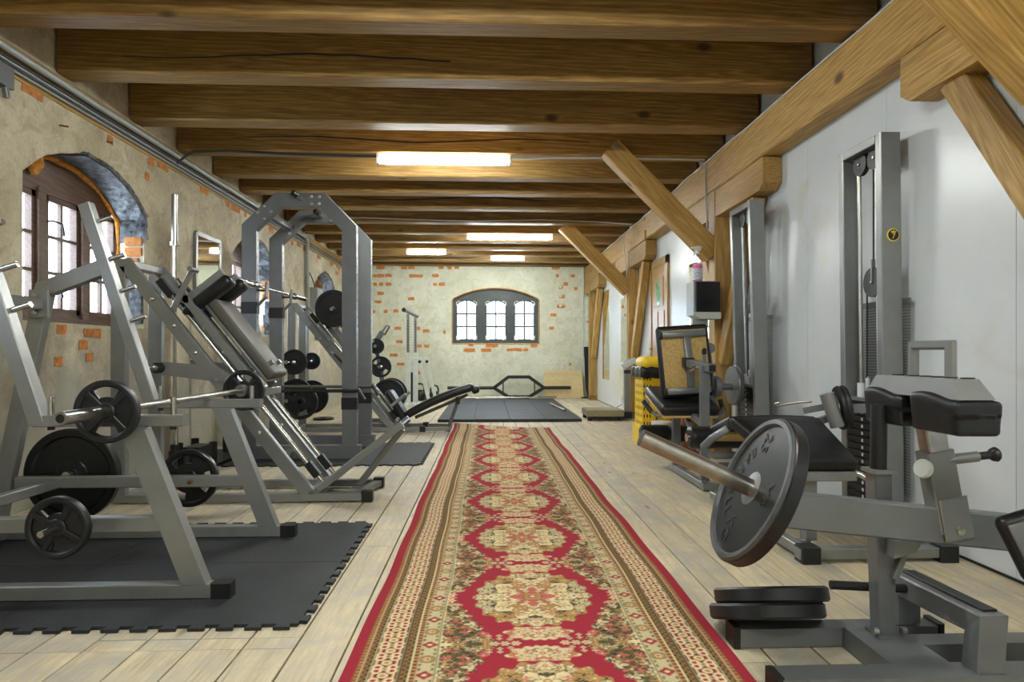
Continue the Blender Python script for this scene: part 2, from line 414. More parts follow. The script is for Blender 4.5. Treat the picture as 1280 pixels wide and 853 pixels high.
# floor of separate boards running away from the door end
base = MB().box(XL - 0.02, XR + 0.02, YF - 0.02, YB + 0.02, -0.06, -0.028, 0)
fl = solo('floor', base, M['cap'], (0, 0, 0), kind='structure')
BW = 0.1752
x = XL
k = 0
while x < XR - 0.01:
    w = min(BW, XR - x)
    cuts = [YF]
    yy = YF + 0.6 + 3.1 * ((k * 0.618) % 1)
    if x < -0.75:
        cuts += [-0.2 + 0.9 * ((k * 0.37) % 1), 2.19]; yy = 2.19 + (0.09 if k % 3 else 2.6) if k in (9, 10, 11, 12) else 2.19 + 2.2 + 1.6 * ((k * 0.618) % 1)
        if k in (9, 10, 11, 12): cuts.append(2.275); yy = 4.6 + 1.2 * (k % 2)
    while yy < YB - 0.8:
        cuts.append(yy); yy += 3.2 + 1.3 * ((k * 0.41 + len(cuts) * 0.73) % 1)
    cuts.append(YB)
    for a, b in zip(cuts[:-1], cuts[1:]):
        dz = random.uniform(-0.0015, 0.0)
        m = MB().bar((x + w / 2, a + 0.0015, -0.0145 + dz), (x + w / 2, b - 0.0015, -0.0145 + dz), w - 0.0065, 0.029, c=0.002)
        part('floorboard', m, M['plank'], fl)
    x += w; k += 1

def arch_pts(c, a, zs, za, n=14):
    h = za - zs; R = (a * a + h * h) / (2 * h); t0 = math.asin(min(1, a / R))
    if h > a: t0 = math.pi - t0
    return [(c + R * math.sin(t), za - R + R * math.cos(t)) for t in [-t0 + 2 * t0 * i / n for i in range(n + 1)]]

def wall_mesh(mp, s0, s1, z0, z1, opens, flip=False):
    """opens: (centre, half width, sill z, arch points or top z), sorted along s; mp(s, z) -> point"""
    mb = MB()
    def quad(*p):
        q = [mp(*a) for a in p]
        mb.add(q, [(0, 1, 2, 3)] if not flip else [(3, 2, 1, 0)])
    cur = s0
    for c, a, zs, top in opens:
        l, r = c - a, c + a
        quad((cur, z0), (l, z0), (l, z1), (cur, z1))
        if zs > z0: quad((l, z0), (r, z0), (r, zs), (l, zs))
        for (p, q) in zip(top[:-1], top[1:]):
            quad(p, q, (q[0], z1), (p[0], z1))
        cur = r
    quad((cur, z0), (s1, z0), (s1, z1), (cur, z1))
    return mb

def opening_outline(c, a, zs, top):
    return [(c - a, zs)] + list(top) + [(c + a, zs)]

def add_brick(parent, mp3, s, z, w, h, seed, proud=0.006):
    r = random.Random(seed)
    pts = []
    for (px, pz, nx, nz) in ((-1, -1, 1, 0), (1, -1, 0, 1), (1, 1, -1, 0), (-1, 1, 0, -1)):
        pts.append((s + px * w / 2 * r.uniform(0.86, 1.02), z + pz * h / 2 * r.uniform(0.82, 1.05)))
        t = r.uniform(0.3, 0.7)
        pts.append((s + px * w / 2 + nx * w * t + r.uniform(-.06, .06) * w * abs(nz), z + pz * h / 2 + nz * h * t + r.uniform(-.14, .14) * h * abs(nx)))
    f = [mp3(a, b, proud) for a, b in pts]; bk = [mp3(a, b, -0.03) for a, b in pts]; n = len(pts)
    mb = MB().add(f + bk, [tuple(range(n))] + [(i, n + i, n + (i + 1) % n, (i + 1) % n) for i in range(n)])
    return part('brick', mb, M['brick'], parent)

# ---- wall with the four arched windows
mpl = lambda s, z: (XL, s, z)
mpl3 = lambda s, z, d: (XL + d, s, z)
opens = []
for i, wy in enumerate(WIN_Y):
    rr = random.Random(i)
    ap = arch_pts(wy, 0.715, 2.15, 2.44, 18)
    ap = [(s + rr.uniform(-.008, .008) * (0 < j < 18), z + rr.uniform(-.008, .008) * (0 < j < 18)) for j, (s, z) in enumerate(ap)]
    opens.append((wy, 0.715, 1.205, ap))
wl = solo('wall_left', wall_mesh(mpl, YF, YB, -0.05, ZT, opens), M['plaster_l'], (0, 0, 0), kind='structure')

def rough_foil(pts3, inward, r0, seed, amp=0.5):
    rr = random.Random(seed)
    return [tuple(Vector(p)) for p in pts3], [r0 * rr.uniform(1 - amp, 1 + amp) for _ in pts3]

def window_unit(name, mp3, wy, half, sill, spring, apex, depth, sash_c, sash_w, ztop, zbot, mat, parent_wall, outline, left=True):
    """outline: wall opening; the joinery stands at -depth"""
    # reveal: the thickness of the wall around the opening
    ol = opening_outline(*outline)
    f = [mp3(s, z, 0) for s, z in ol]
    cz = 1.75
    inn = [(wy + (s - wy) * 1.06, z) for s, z in ol]
    b = [mp3(s, z, -depth) for s, z in inn]; n = len(ol)
    mb = MB().add(f + b, [(i, i + 1, n + i + 1, n + i) for i in range(n - 1)] + [(n - 1, 0, n, 2 * n - 1)])
    part('window_reveal', mb, M['plaster_l'] if left else M['plaster_b'], parent_wall)
    # joinery
    w = thing(name, mp3(wy, sill, -depth), kind='structure')
    ow = half * 1.13
    ap = arch_pts(wy, ow, spring, apex + 0.05, 16)
    def bx(s0, s1, z0, z1, d0, d1, mbx):
        p = [mp3(s, z, d) for d in (d0, d1) for s, z in ((s0, z0), (s1, z0), (s1, z1), (s0, z1))]
        mbx.add(p, [(0, 1, 2, 3), (7, 6, 5, 4), (0, 4, 5, 1), (1, 5, 6, 2), (2, 6, 7, 3), (3, 7, 4, 0)])
        return mbx
    op = []
    for c in sash_c:
        a = sash_w / 2 + 0.035
        op.append((c, a, zbot - 0.035, [(c - a, ztop + 0.035), (c + a, ztop + 0.035)] if left else arch_pts(c, a, ztop - 0.03, ztop + 0.05, 6)))
    # fixed frame: face plate with three openings, arched outline
    mbf = MB()
    def arch_z(s):
        h = apex + 0.05 - spring; R = (ow * ow + h * h) / (2 * h)
        return apex + 0.05 - R + math.sqrt(max(0, R * R - (s - wy) ** 2))
    def strip(s0, s1, z0f, n_):
        for i in range(n_):
            a_, b_ = s0 + (s1 - s0) * i / n_, s0 + (s1 - s0) * (i + 1) / n_
            q = [mp3(a_, z0f, -depth + 0.0), mp3(b_, z0f, -depth), mp3(b_, arch_z(b_), -depth), mp3(a_, arch_z(a_), -depth)]
            mbf.add(q, [(0, 1, 2, 3)])
    cur = wy - ow
    for c, a, zs, top in op:
        strip(cur, c - a, sill - 0.02, 3)
        mbf.add([mp3(c - a, sill - 0.02, -depth), mp3(c + a, sill - 0.02, -depth), mp3(c + a, zs, -depth), mp3(c - a, zs, -depth)], [(0, 1, 2, 3)])
        for p, q in zip(top[:-1], top[1:]):
            for i in range(3):
                t0, t1 = i / 3, (i + 1) / 3
                s0, s1 = p[0] + (q[0] - p[0]) * t0, p[0] + (q[0] - p[0]) * t1
                z0, z1 = p[1] + (q[1] - p[1]) * t0, p[1] + (q[1] - p[1]) * t1
                mbf.add([mp3(s0, z0, -depth), mp3(s1, z1, -depth), mp3(s1, arch_z(s1), -depth), mp3(s0, arch_z(s0), -depth)], [(0, 1, 2, 3)])
        # jamb of the opening
        oo = [(c - a, zs)] + list(top) + [(c + a, zs)]; m_ = len(oo)
        mbf.add([mp3(s, z, -depth) for s, z in oo] + [mp3(s, z, -depth - 0.09) for s, z in oo], [(i, i + 1, m_ + i + 1, m_ + i) for i in range(m_ - 1)] + [(m_ - 1, 0, m_, 2 * m_ - 1)])
        cur = c + a
    strip(cur, wy + ow, sill - 0.02, 3)
    part('window_frame', mbf, mat, w)
    if left:
        for c in (wy - 0.245, wy + 0.245):
            part('mullion_cover', bx(c - 0.04, c + 0.04, sill + 0.02, ztop + 0.07, -depth, -depth + 0.018, MB()), mat, w)
    part('bottom_rail', bx(wy - ow * 0.97, wy + ow * 0.97, sill - 0.02, sill + 0.05, -depth, -depth + 0.03, MB()), mat, w)
    gw = 0.012 if left else 0.019
    for si, c in enumerate(sash_c):
        a = sash_w / 2; d0, d1 = -depth - 0.05, -depth - 0.008
        fr = MB(); e = 0.035
        bx(c - a - e, c - a + 0.008, zbot - e, ztop + e, d0, d1, fr); bx(c + a - 0.008, c + a + e, zbot - e, ztop + e, d0, d1, fr)
        bx(c - a - e, c + a + e, zbot - e, zbot + 0.008, d0, d1, fr)
        if left: bx(c - a - e, c + a + e, ztop - 0.008, ztop + e, d0, d1, fr)
        else:
            tp = arch_pts(c, a + 0.01, ztop - 0.09, ztop, 8)
            for p, q in zip(tp[:-1], tp[1:]):
                mb4 = [mp3(p[0], p[1], d1), mp3(q[0], q[1], d1), mp3(q[0], ztop + 0.05, d1), mp3(p[0], ztop + 0.05, d1)]
                mb5 = [mp3(p[0], p[1], d0), mp3(q[0], q[1], d0), mp3(q[0], ztop + 0.05, d0), mp3(p[0], ztop + 0.05, d0)]
                fr.add(mb4 + mb5, [(0, 1, 2, 3), (0, 1, 5, 4)])
        s = part('sash', fr, mat, w)
        zz = [zbot + (ztop - zbot) * t / 3 for t in (0, 1, 2, 3)]
        part('glazing_bar', bx(c - gw, c + gw, zbot, ztop, d0 + 0.005, d1 - 0.008, MB()), mat, s)
        for z in zz[1:3]: part('glazing_bar', bx(c - a, c + a, z - gw, z + gw, d0 + 0.005, d1 - 0.004, MB()), mat, s)
        for i in range(3):
            for s0, s1 in ((c - a, c), (c, c + a)):
                part('pane', bx(s0, s1, zz[i], zz[i + 1], d0 + 0.016, d0 + 0.02, MB()), M['glass'], s)
        if not left:
            for sx in (-1, 1):
                for sz, zc in ((-1, zbot - 0.01), (1, ztop - 0.005)):
                    cb = MB(); ca = c + sx * (a + 0.012)
                    bx(min(ca, ca - sx * 0.075), max(ca, ca - sx * 0.075), zc - 0.011, zc + 0.011, d1, d1 + 0.005, cb)
                    bx(ca - 0.012, ca + 0.012, min(zc, zc - sz * 0.09), max(zc, zc - sz * 0.09), d1, d1 + 0.005, cb)
                    part('corner_bracket', cb, M['cream'], s)
        elif si == 1:
            hd = MB().sweep([mp3(c - a - 0.02, 1.95, -depth), mp3(c - a - 0.02, 1.95, -depth + 0.05), mp3(c - a + 0.06, 1.945, -depth + 0.055), mp3(c - a + 0.075, 1.90, -depth + 0.055), mp3(c - a + 0.08, 1.86, -depth + 0.055)], 0.008, 6)
            part('handle', hd, M['cap'], s)
            hd = MB().sweep([mp3(c - a - 0.02, 1.46, -depth), mp3(c - a - 0.02, 1.46, -depth + 0.05), mp3(c - a + 0.05, 1.455, -depth + 0.055), mp3(c - a + 0.065, 1.40, -depth + 0.055)], 0.008, 6)
            part('handle', hd, M['cap'], s)
    return w

for i, wy in enumerate(WIN_Y):
    window_unit('window_%d' % (i + 1), mpl3, wy + 0.06, 0.715, 1.205, 2.15, 2.44, 0.25, (wy - 0.42, wy + 0.07, wy + 0.56), 0.33, 2.11, 1.32, M['win_wood'], wl, opens[i])
    # foam seal around the joinery, foil-faced insulation on the far half of the arch, bare bricks on the far jamb
    rr = random.Random(40 + i)
    ap = [(wy + 0.02 + (s - wy) * 1.0, z - 0.025) for s, z in opens[i][3]]
    pts = [mpl3(s, z, -0.235) for s, z in ap] + [mpl3(wy + 0.75, z, -0.235) for z in (2.05, 1.9, 1.75, 1.6, 1.45, 1.3)]
    part('foam_seal', MB().sweep(pts, [0.02 * rr.uniform(0.5, 1.5) for _ in pts], 7), M['foam'], wl)
    if i < 3:
        lump = MB().sweep([mpl3(wy - 0.3, 2.37, -0.22), mpl3(wy - 0.3, 2.31, -0.21), mpl3(wy - 0.29, 2.24, -0.22)], [0.05, 0.06, 0.02], 7)
        part('foam_lump', lump, M['foam'], wl)
    half_ap = opens[i][3][7:]
    f0 = [(s, z - 0.004) for s, z in half_ap] + [(wy + 0.712, z) for z in (2.05, 1.95)]
    fo = MB(); nn = len(f0)
    rows = []
    for d in (0.012, -0.06, -0.13, -0.2):
        rows.append([mpl3(s + rr.uniform(-.006, .006), z - 0.006 - rr.uniform(0, .014), d) for s, z in f0])
    for r_ in range(3):
        for j in range(nn - 1):
            fo.add([rows[r_][j], rows[r_][j + 1], rows[r_ + 1][j + 1], rows[r_ + 1][j]], [(0, 1, 2, 3)])
    # outer lip lapped on to the plaster
    for j in range(nn - 1):
        p, q = f0[j], f0[j + 1]
        fo.add([mpl3(p[0], p[1], 0.012), mpl3(q[0], q[1], 0.012), mpl3(q[0] + 0.045 + rr.uniform(0, .03), q[1] + 0.03, 0.006), mpl3(p[0] + 0.03 + rr.uniform(0, .03), p[1] + 0.035, 0.006)], [(0, 1, 2, 3)])
    part('foil_insulation', fo, M['foil'], wl)
    for j, z in enumerate((1.86, 1.77, 1.95, 1.34)):
        mb = MB().box(XL - 0.16, XL - 0.015 - 0.03 * (j % 2), wy + 0.706, wy + 0.74, z - 0.035, z + 0.035, 0.006)
        part('brick', mb, M['brick'], wl)
    fo = MB()
    for j in range(5):
        z = 1.66 - j * 0.09
        fo.box(XL - 0.15 + rr.uniform(0, .03), XL - 0.005, wy + 0.70, wy + 0.73, z - 0.05, z + 0.04, 0.012)
    part('foil_patch', fo, M['foil'], wl)

# loose bare bricks in that wall
for j, (s, z, w) in enumerate([(4.87, 1.145, .21), (4.49, .94, .08), (4.83, .965, .09), (4.33, 1.175, .12), (5.38, 1.039, .1), (5.63, 2.52, .07), (4.76, 1.055, .1), (4.52, 1.16, .1), (8.3, 1.13, .24), (8.6, 1.05, .2), (8.05, 1.14, .2), (7.9, 1.0, .14), (13.6, 2.5, .25), (13.4, 2.3, .22), (13.7, 1.9, .22), (13.5, 1.5, .2), (12.6, 2.55, .22), (3.90, 2.659, 0.10), (4.24, 2.684, 0.20), (5.09, 2.652, 0.07), (5.69, 2.660, 0.10), (5.89, 2.687, 0.20), (6.74, 2.681, 0.20), (7.34, 2.674, 0.10), (7.54, 2.673, 0.20), (7.67, 2.675, 0.07), (7.87, 2.678, 0.07), (8.21, 2.679, 0.14), (8.81, 2.672, 0.20), (9.41, 2.665, 0.20), (9.61, 2.683, 0.07), (9.74, 2.655, 0.10), (10.08, 2.686, 0.20), (10.42, 2.666, 0.20), (11.27, 2.663, 0.20), (12.12, 2.659, 0.14), (12.25, 2.682, 0.10), (12.59, 2.686, 0.07), (12.79, 2.673, 0.14), (13.13, 2.655, 0.20), (13.73, 2.653, 0.07)]):
    add_brick(wl, mpl3, s, z, w, 0.07, 100 + j)
part('wall_hook', MB().cyl((XL - 0.01, 4.5, 2.56), (XL + 0.05, 4.52, 2.555), 0.006, n=6), M['rust'], wl)
part('wall_hook', MB().cyl((XL - 0.01, 5.05, 2.63), (XL + 0.04, 5.06, 2.62), 0.007, n=6), M['rust'], wl)

# ---- end wall with its arched window
mpb = lambda s, z: (s, YB, z)
mpb3 = lambda s, z, d: (s, YB - d, z)
bo = (0.19, 0.95, 1.21, arch_pts(0.19, 0.95, 2.18, 2.42, 16))
wbk = solo('wall_back', wall_mesh(mpb, XL, XR, -0.05, ZT, [bo], True), M['plaster_b'], (0, 0, 0), kind='structure')
window_unit('window_5', mpb3, 0.19, 0.95, 1.21, 2.18, 2.42, 0.12, (-0.46, 0.195, 0.835), 0.42, 2.15, 1.30, M['dark_win'], wbk, bo, left=False)
BR = [(-2.351, 2.873, 0.18), (-1.832, 2.876, 0.14), (-1.673, 2.877, 0.13), (-1.015, 2.88, 0.11), (-0.833, 2.881, 0.1), (-0.674, 2.882, 0.09), (1.526, 2.89, 0.18), (2.195, 2.885, 0.09), (-2.478, 2.695, 0.08), (-2.351, 2.696, 0.16), (-2.18, 2.697, 0.15), (-1.65, 2.695, 0.15), (-1.501, 2.695, 0.15), (-1.142, 2.702, 0.14), (1.562, 2.71, 0.07), (1.904, 2.707, 0.09), (-2.464, 2.505, 0.09), (-2.329, 2.505, 0.09), (-2.171, 2.506, 0.13), (-1.151, 2.51, 0.08), (-1.006, 2.511, 0.14), (1.747, 2.531, 0.11), (-2.351, 2.305, 0.14), (-1.673, 2.189, 0.14), (1.641, 2.457, 0.1), (1.973, 2.422, 0.08), (1.655, 2.246, 0.13), (1.641, 2.03, 0.18), (-2.396, 2.123, 0.14), (1.479, 1.837, 0.13), (1.433, 1.547, 0.1), (-2.487, 1.905, 0.06), (-2.238, 1.905, 0.09), (-2.013, 1.915, 0.1), (-1.967, 1.533, 0.14), (-1.524, 1.534, 0.09), (-1.347, 1.475, 0.15), (-1.936, 1.237, 0.14), (-1.515, 1.142, 0.13), (-1.333, 1.142, 0.11), (-2.058, 0.941, 0.17), (-1.909, 0.746, 0.16), (-1.537, 0.554, 0.15), (-0.364, 1.17, 0.11), (0.102, 1.152, 0.27), (1.042, 1.152, 0.14), (-0.387, 1.051, 0.25), (-0.021, 1.051, 0.23), (0.611, 1.06, 0.32), (0.858, 1.06, 0.11), (1.848, 0.743, 0.05), (-0.947, 1.452, 0.05), (2.26, 1.686, 0.07), (2.26, 0.766, 0.06), (2.26, 2.285, 0.05)]
for j, (s, z, w) in enumerate(BR):
    add_brick(wbk, mpb3, s, z, w * 1.05, 0.07 if w < 0.2 else 0.075, j)
for j, zz in enumerate((2.45, 2.24, 2.03)):
    part('old_fixing', MB().cyl((1.63, YB + 0.01, zz + 0.02), (1.63, YB - 0.03, zz + 0.02), 0.045, 0.03, 10), M['plaster_b'], wbk)
# brick edging round that window
ol = bo[3]
part('brick_edge', MB().sweep([mpb3(s, z + 0.012, 0.0) for s, z in ol], 0.013, 6), M['foam'], wbk)
part('brick_edge', MB().sweep([mpb3(-0.775, z, 0.0) for z in (1.2, 1.7, 2.17)], 0.012, 6), M['foam'], wbk)
part('brick_edge', MB().sweep([mpb3(1.155, z, 0.0) for z in (1.2, 1.7, 2.17)], 0.012, 6), M['foam'], wbk)
part('brick_edge', MB().sweep([mpb3(x_, 1.195, 0.0) for x_ in (-0.78, 0.19, 1.16)], 0.012, 6), M['foam'], wbk)
solo('wall_conduit', MB().cyl((2.14, YB - 0.012, 0.9), (2.14, YB - 0.012, 2.88), 0.016, n=8), M['whitemetal'], (2.14, YB - 0.012, 0.9), 'thin pale vertical conduit on the end wall', 'pipe')

# ---- wall behind the viewpoint
wf = wall_mesh(lambda s, z: (s, YF, z), XL, XR, -0.05, ZT, [])
solo('wall_front', wf, M['plaster_f'], (0, 0, 0), kind='structure')

# ---- white boarded wall: boards with open joints and screws
wr = solo('wall_right', MB().box(XR + 0.012, XR + 0.05, YF, YB, -0.05, ZT, 0), M['plaster_f'], (0, 0, 0), kind='structure')
ys = [YF]; y = -0.93
while y < YB - 0.2:
    ys.append(y); y += 0.91
ys.append(YB)
screws = MB()
for a, b in zip(ys[:-1], ys[1:]):
    m = MB().box(XR, XR + 0.014, a + 0.0012, b - 0.0012, 0.01, 3.0, 0.0008)
    part('wall_panel', m, M['board'], wr)
    for yy in (a + 0.03, (a + b) / 2, b - 0.03):
        for j in range(11):
            screws.lathe([(0.0, -0.001), (0.0045, -0.001)], (XR, yy + random.uniform(-.006, .006), 0.15 + j * 0.245 + random.uniform(-.02, .02)), (-1, 0, 0), 6)
part('panel_screws', screws, M['rust'], wr, kind='stuff')
solo('baseboard_right', MB().box(XR - 0.006, XR + 0.002, YF, YB, 0.0, 0.012, 0), M['cap'], (0, 0, 0), kind='structure')

# ---- ceiling boards and joists
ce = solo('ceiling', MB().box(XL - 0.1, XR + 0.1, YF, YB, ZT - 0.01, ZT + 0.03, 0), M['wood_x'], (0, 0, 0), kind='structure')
JY = [1.3, 2.12, 2.92, 3.77, 4.53, 5.42, 6.22, 7.02, 7.75, 8.55, 9.45, 10.3, 11.1, 11.9, 12.65, 13.4, 14.05]
for i, jy in enumerate(JY):
    rr = random.Random(i)
    m = MB()
    segs = 6; pts = []
    for s in range(segs):
        x0 = XL + 0.0 + (XR - XL) * s / segs; x1 = XL + (XR - XL) * (s + 1) / segs
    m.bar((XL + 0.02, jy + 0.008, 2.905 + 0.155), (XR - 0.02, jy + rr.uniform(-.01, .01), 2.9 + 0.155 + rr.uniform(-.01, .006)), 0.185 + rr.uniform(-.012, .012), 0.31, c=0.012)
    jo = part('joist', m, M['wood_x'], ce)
    if i in (3, 4, 6, 9):      # drying crack along the side of the joist
        cx0 = rr.uniform(-2.6, -1.8); pts = [(cx0 + k * 0.14, jy - 0.082 - rr.uniform(0, .0), 3.03 + 0.02 * math.sin(k * 0.4 + i) + rr.uniform(-.004, .004)) for k in range(26)]
        part('drying_crack', MB().sweep(pts, [0.0105 * (0.35 + 0.65 * math.sin(math.pi * (k + .5) / 26)) for k in range(26)], 5), M['cap'], jo)
wp = MB().box(XL - 0.02, XL + 0.010, YF, YB, 2.70, 2.895, 0.004)
solo('trim_2', wp, M['wood_y'], (0, 0, 0), kind='structure')   # wall plate under the joist ends

# ---- timber frame along the boarded wall
tf = thing('trim_1', (2.2, 0, 0), kind='structure')
part('girder', MB().bar((2.23, YF + 0.01, 2.715), (2.23, 9.0, 2.715), 0.16, 0.34, c=0.012), M['wood_y'], tf)
part('girder', MB().bar((2.235, 9.0, 2.712), (2.235, YB - 0.01, 2.712), 0.15, 0.34, c=0.012), M['wood_y'], tf)
part('scarf_block', MB().bar((2.146, 8.6, 2.60), (2.146, 9.5, 2.60), 0.03, 0.13, c=0.006), M['wood_y'], tf)
PY = [2.35, 6.06, 9.76, 13.46]
for py in PY:
    part('post', MB().box(2.15, 2.315, py - 0.09, py + 0.09, 0.0, 2.54, 0.01), M['wood_z'], tf)
    part('base_block', MB().box(2.135, 2.30, py - 0.115, py - 0.085, 0.0, 0.10, 0.006), M['wood_x'], tf)
    y0, y1 = py - 1.13, py + 0.91 if py < 13 else YB - 0.02
    bol = [(y0 + 0.0, 2.335), (y0 + 0.07, 2.285), (y1 - 0.07, 2.285), (y1, 2.335), (y1, 2.535), (y0, 2.535)]
    part('bolster', MB().prism(bol, (2.155, 0, 0), (0, 1, 0), (0, 0, 1), 0.15), M['wood_y'], tf)
    for sg in (-1, 1):
        if py > 13 and sg > 0: continue
        o0, z0, o1 = (0.09, 0.92, 0.84) if sg < 0 else (0.09, 1.53, 0.60)
        part('wall_brace', MB().bar((2.235, py + sg * o0, z0), (2.235, py + sg * o1, 2.30), 0.14, 0.10, up=(1, 0, 0), c=0.006), M['wood_wa'] if sg > 0 else M['wood_wb'], tf)
    if py < 13:
        kx = 0.09 if py < 3 else 0.0
        part('cross_brace', MB().bar((1.17 + kx, py + 0.02, 2.95), (2.17, py + 0.02, 1.95 + kx), 0.15, 0.20, up=(1, 0, 1), c=0.008), M['wood_d'], tf)
        part('brace_bolt', MB().lathe([(0.032, 0), (0.032, 0.006), (0.016, 0.006), (0.016, 0.014), (0, 0.014)], (1.20, py - 0.10, 2.945), (0, -1, 0), 12), M['bolt'], tf)

# ---- door in the boarded wall
d1 = thing('door_1', (XR, 8.48, 0), kind='structure')
cas = MB()
cas.box(XR - 0.03, XR + 0.01, 8.03, 8.13, 0, 2.25, 0.006).box(XR - 0.03, XR + 0.01, 8.83, 8.93, 0, 2.25, 0.006).box(XR - 0.03, XR + 0.01, 8.03, 8.93, 2.15, 2.25, 0.006)
part('door_casing', cas, M['door_wood'], d1)
leaf = part('door_leaf', MB().box(XR - 0.016, XR + 0.01, 8.13, 8.83, 0.005, 2.15, 0.002), M['door_wood'], d1)
for (a, b, z0, z1) in ((8.2, 8.45, 0.15, 0.75), (8.51, 8.76, 0.15, 0.75), (8.2, 8.45, 0.85, 1.55), (8.51, 8.76, 0.85, 1.55)):
    part('door_panel', MB().box(XR - 0.026, XR - 0.012, a, b, z0, z1, 0.006), M['door_wood'], leaf)
part('door_light', MB().box(XR - 0.024, XR - 0.012, 8.25, 8.71, 1.62, 2.0, 0.004), M['door_wood'], leaf)
part('stained_glass', MB().prism([(8.4, 1.65), (8.5, 1.63), (8.58, 1.75), (8.6, 1.92), (8.5, 1.97), (8.44, 1.88), (8.41, 1.76)], (XR - 0.026, 0, 0), (0, 1, 0), (0, 0, 1), 0.004), M['green_glass'], leaf, 'green glass motif')
part('door_handle', MB().sweep([(XR - 0.016, 8.79, 1.05), (XR - 0.06, 8.79, 1.05), (XR - 0.06, 8.70, 1.05)], 0.009, 8), M['chrome'], leaf)

# ---- lamps
def lamp(x0, x1, y, label):
    t = thing('fluorescent_light', ((x0 + x1) / 2, y, 2.9), label, 'light', 'ceiling strip lights')
    part('housing', MB().box(x0 - 0.02, x1 + 0.02, y - 0.035, y + 0.035, 2.865, 2.905, 0.006), M['white'], t)
    pr = [(0.0, 0.0)]
    mb = MB(); n = 10; rows = []
    for xx, s in ((x0, 0.55), (x0 + 0.03, 0.9), (x0 + 0.06, 1), (x1 - 0.06, 1), (x1 - 0.03, 0.9), (x1, 0.55)):
        rows.append([(xx, y + 0.05 * s * math.cos(math.pi * i / n + math.pi), 2.865 + 0.05 * s * math.sin(math.pi * i / n + math.pi)) for i in range(n + 1)])
    for a, b in zip(rows[:-1], rows[1:]):
        for i in range(n): mb.add([a[i], a[i + 1], b[i + 1], b[i]], [(3, 2, 1, 0)], True)
    mb.add(rows[0], [tuple(range(n + 1))]); mb.add(rows[-1], [tuple(range(n, -1, -1))])
    part('diffuser', mb, M['tube'], t)
    for xx in (x0 - 0.008, x1 + 0.008): part('end_cap', MB().box(xx - 0.014, xx + 0.014, y - 0.03, y + 0.03, 2.815, 2.866, 0.006), M['white'], t)
lamp(-1.04, 0.21, 6.2, 'long glowing ceiling strip light on the joist nearest the squat rack')
lamp(-0.31, 1.04, 10.3, 'long glowing strip light beside the bolt of the middle timber brace')
lamp(-1.47, -0.77, 11.88, 'short glowing strip light nearer the plastered side wall')
lamp(0.09, 0.72, 12.62, 'short glowing strip light closest to the end wall window')
lamp(-0.9, 0.35, 2.2, 'long strip light above the near end of the rug')
lamp(0.2, 1.5, -0.4, 'long strip light near the entrance wall')

# ---- cables and conduit along the wall top
def wob(x, z, y0, y1, a, seed, n=24):
    rr = random.Random(seed); return [(x + rr.uniform(-a, a), y0 + (y1 - y0) * i / n, z + rr.uniform(-a, a)) for i in range(n + 1)]
solo('conduit', MB().sweep(wob(XL + 0.05, 2.83, YF + .02, 10.3, 0.004, 1), 0.024, 10), M['conduit'], (XL + 0.05, 4, 2.83), 'thick grey conduit pipe along the top of the plastered wall', 'pipe')
for j in range(4):
    solo('cable', MB().sweep(wob(XL + 0.018 + 0.004 * j, 2.795 - 0.022 * j, YF + .02, 13.9, 0.0012, 10 + j), 0.0088, 6), M['cable'] if j % 2 == 0 else M['conduit'], (XL + 0.03, 4, 2.79 - 0.021 * j),
         ('black cable nearest the thick conduit, on the plastered wall', 'grey cable second below the thick conduit, on the plastered wall', 'black cable third below the thick conduit, on the plastered wall', 'grey cable lowest below the thick conduit, on the plastered wall')[j], 'cable', 'cables along the wall top')
solo('conduit', MB().sweep([(XL + 0.05, 10.28, 2.83), (XL + 0.05, 10.36, 2.78), (XL + 0.04, 10.40, 2.68), (XL + 0.04, 10.42, 2.2), (XL + 0.04, 10.42, 0.0)], 0.032, 10), M['conduit'], (XL + 0.04, 10.42, 0), 'grey vertical conduit pipe running down to the fuse box', 'pipe')
solo('lamp_cable', MB().sweep([(XL + 0.08, 6.0, 2.74), (XL + 0.13, 6.02, 2.8), (XL + 0.2, 6.06, 2.87), (XL + 0.5, 6.1, 2.893), (-2.0, 6.17, 2.892), (-1.05, 6.2, 2.885)], 0.012, 6), M['cable'], (XL + 0.1, 6.02, 2.76), 'black cable looping from the wall to the long strip light', 'cable')
solo('lamp_cable', MB().sweep([(0.23, 6.2, 2.88), (0.4, 6.19, 2.875), (0.6, 6.2, 2.893), (1.2, 6.18, 2.893), (2.13, 6.2, 2.89)], 0.008, 6), M['cablew'], (0.3, 6.2, 2.88), 'pale cable from the long strip light to the timber girder', 'cable')
solo('cable', MB().sweep([(-2.8, 9.32, 2.93), (-1.8, 9.32, 2.95), (-1.2, 9.33, 2.935), (-0.2, 9.33, 2.915), (0.8, 9.32, 2.94), (1.6, 9.33, 2.92), (2.12, 9.3, 2.88)], 0.009, 6), M['cablew'], (-1, 9.33, 2.93), 'thin pale cable sagging along the face of a distant joist', 'cable')
gp = [(2.145 + random.uniform(-.004, .004), YF + .1 + i * 0.42, 2.86 + random.uniform(-.012, .012)) for i in range(36)]
solo('cable', MB().sweep(gp, 0.008, 6), M['cablew'], (2.145, 3, 2.86), 'pale cable tacked along the top of the timber girder', 'cable')
solo('cable', MB().sweep([(2.144, 6.2, 2.86), (2.142, 6.22, 2.7), (2.142, 6.2, 2.5), (2.146, 6.18, 2.30), (2.146, 6.14, 1.9)], 0.007, 6), M['cablew'], (2.144, 6.2, 2.4), 'pale cable hanging down the post with the dispenser', 'cable')
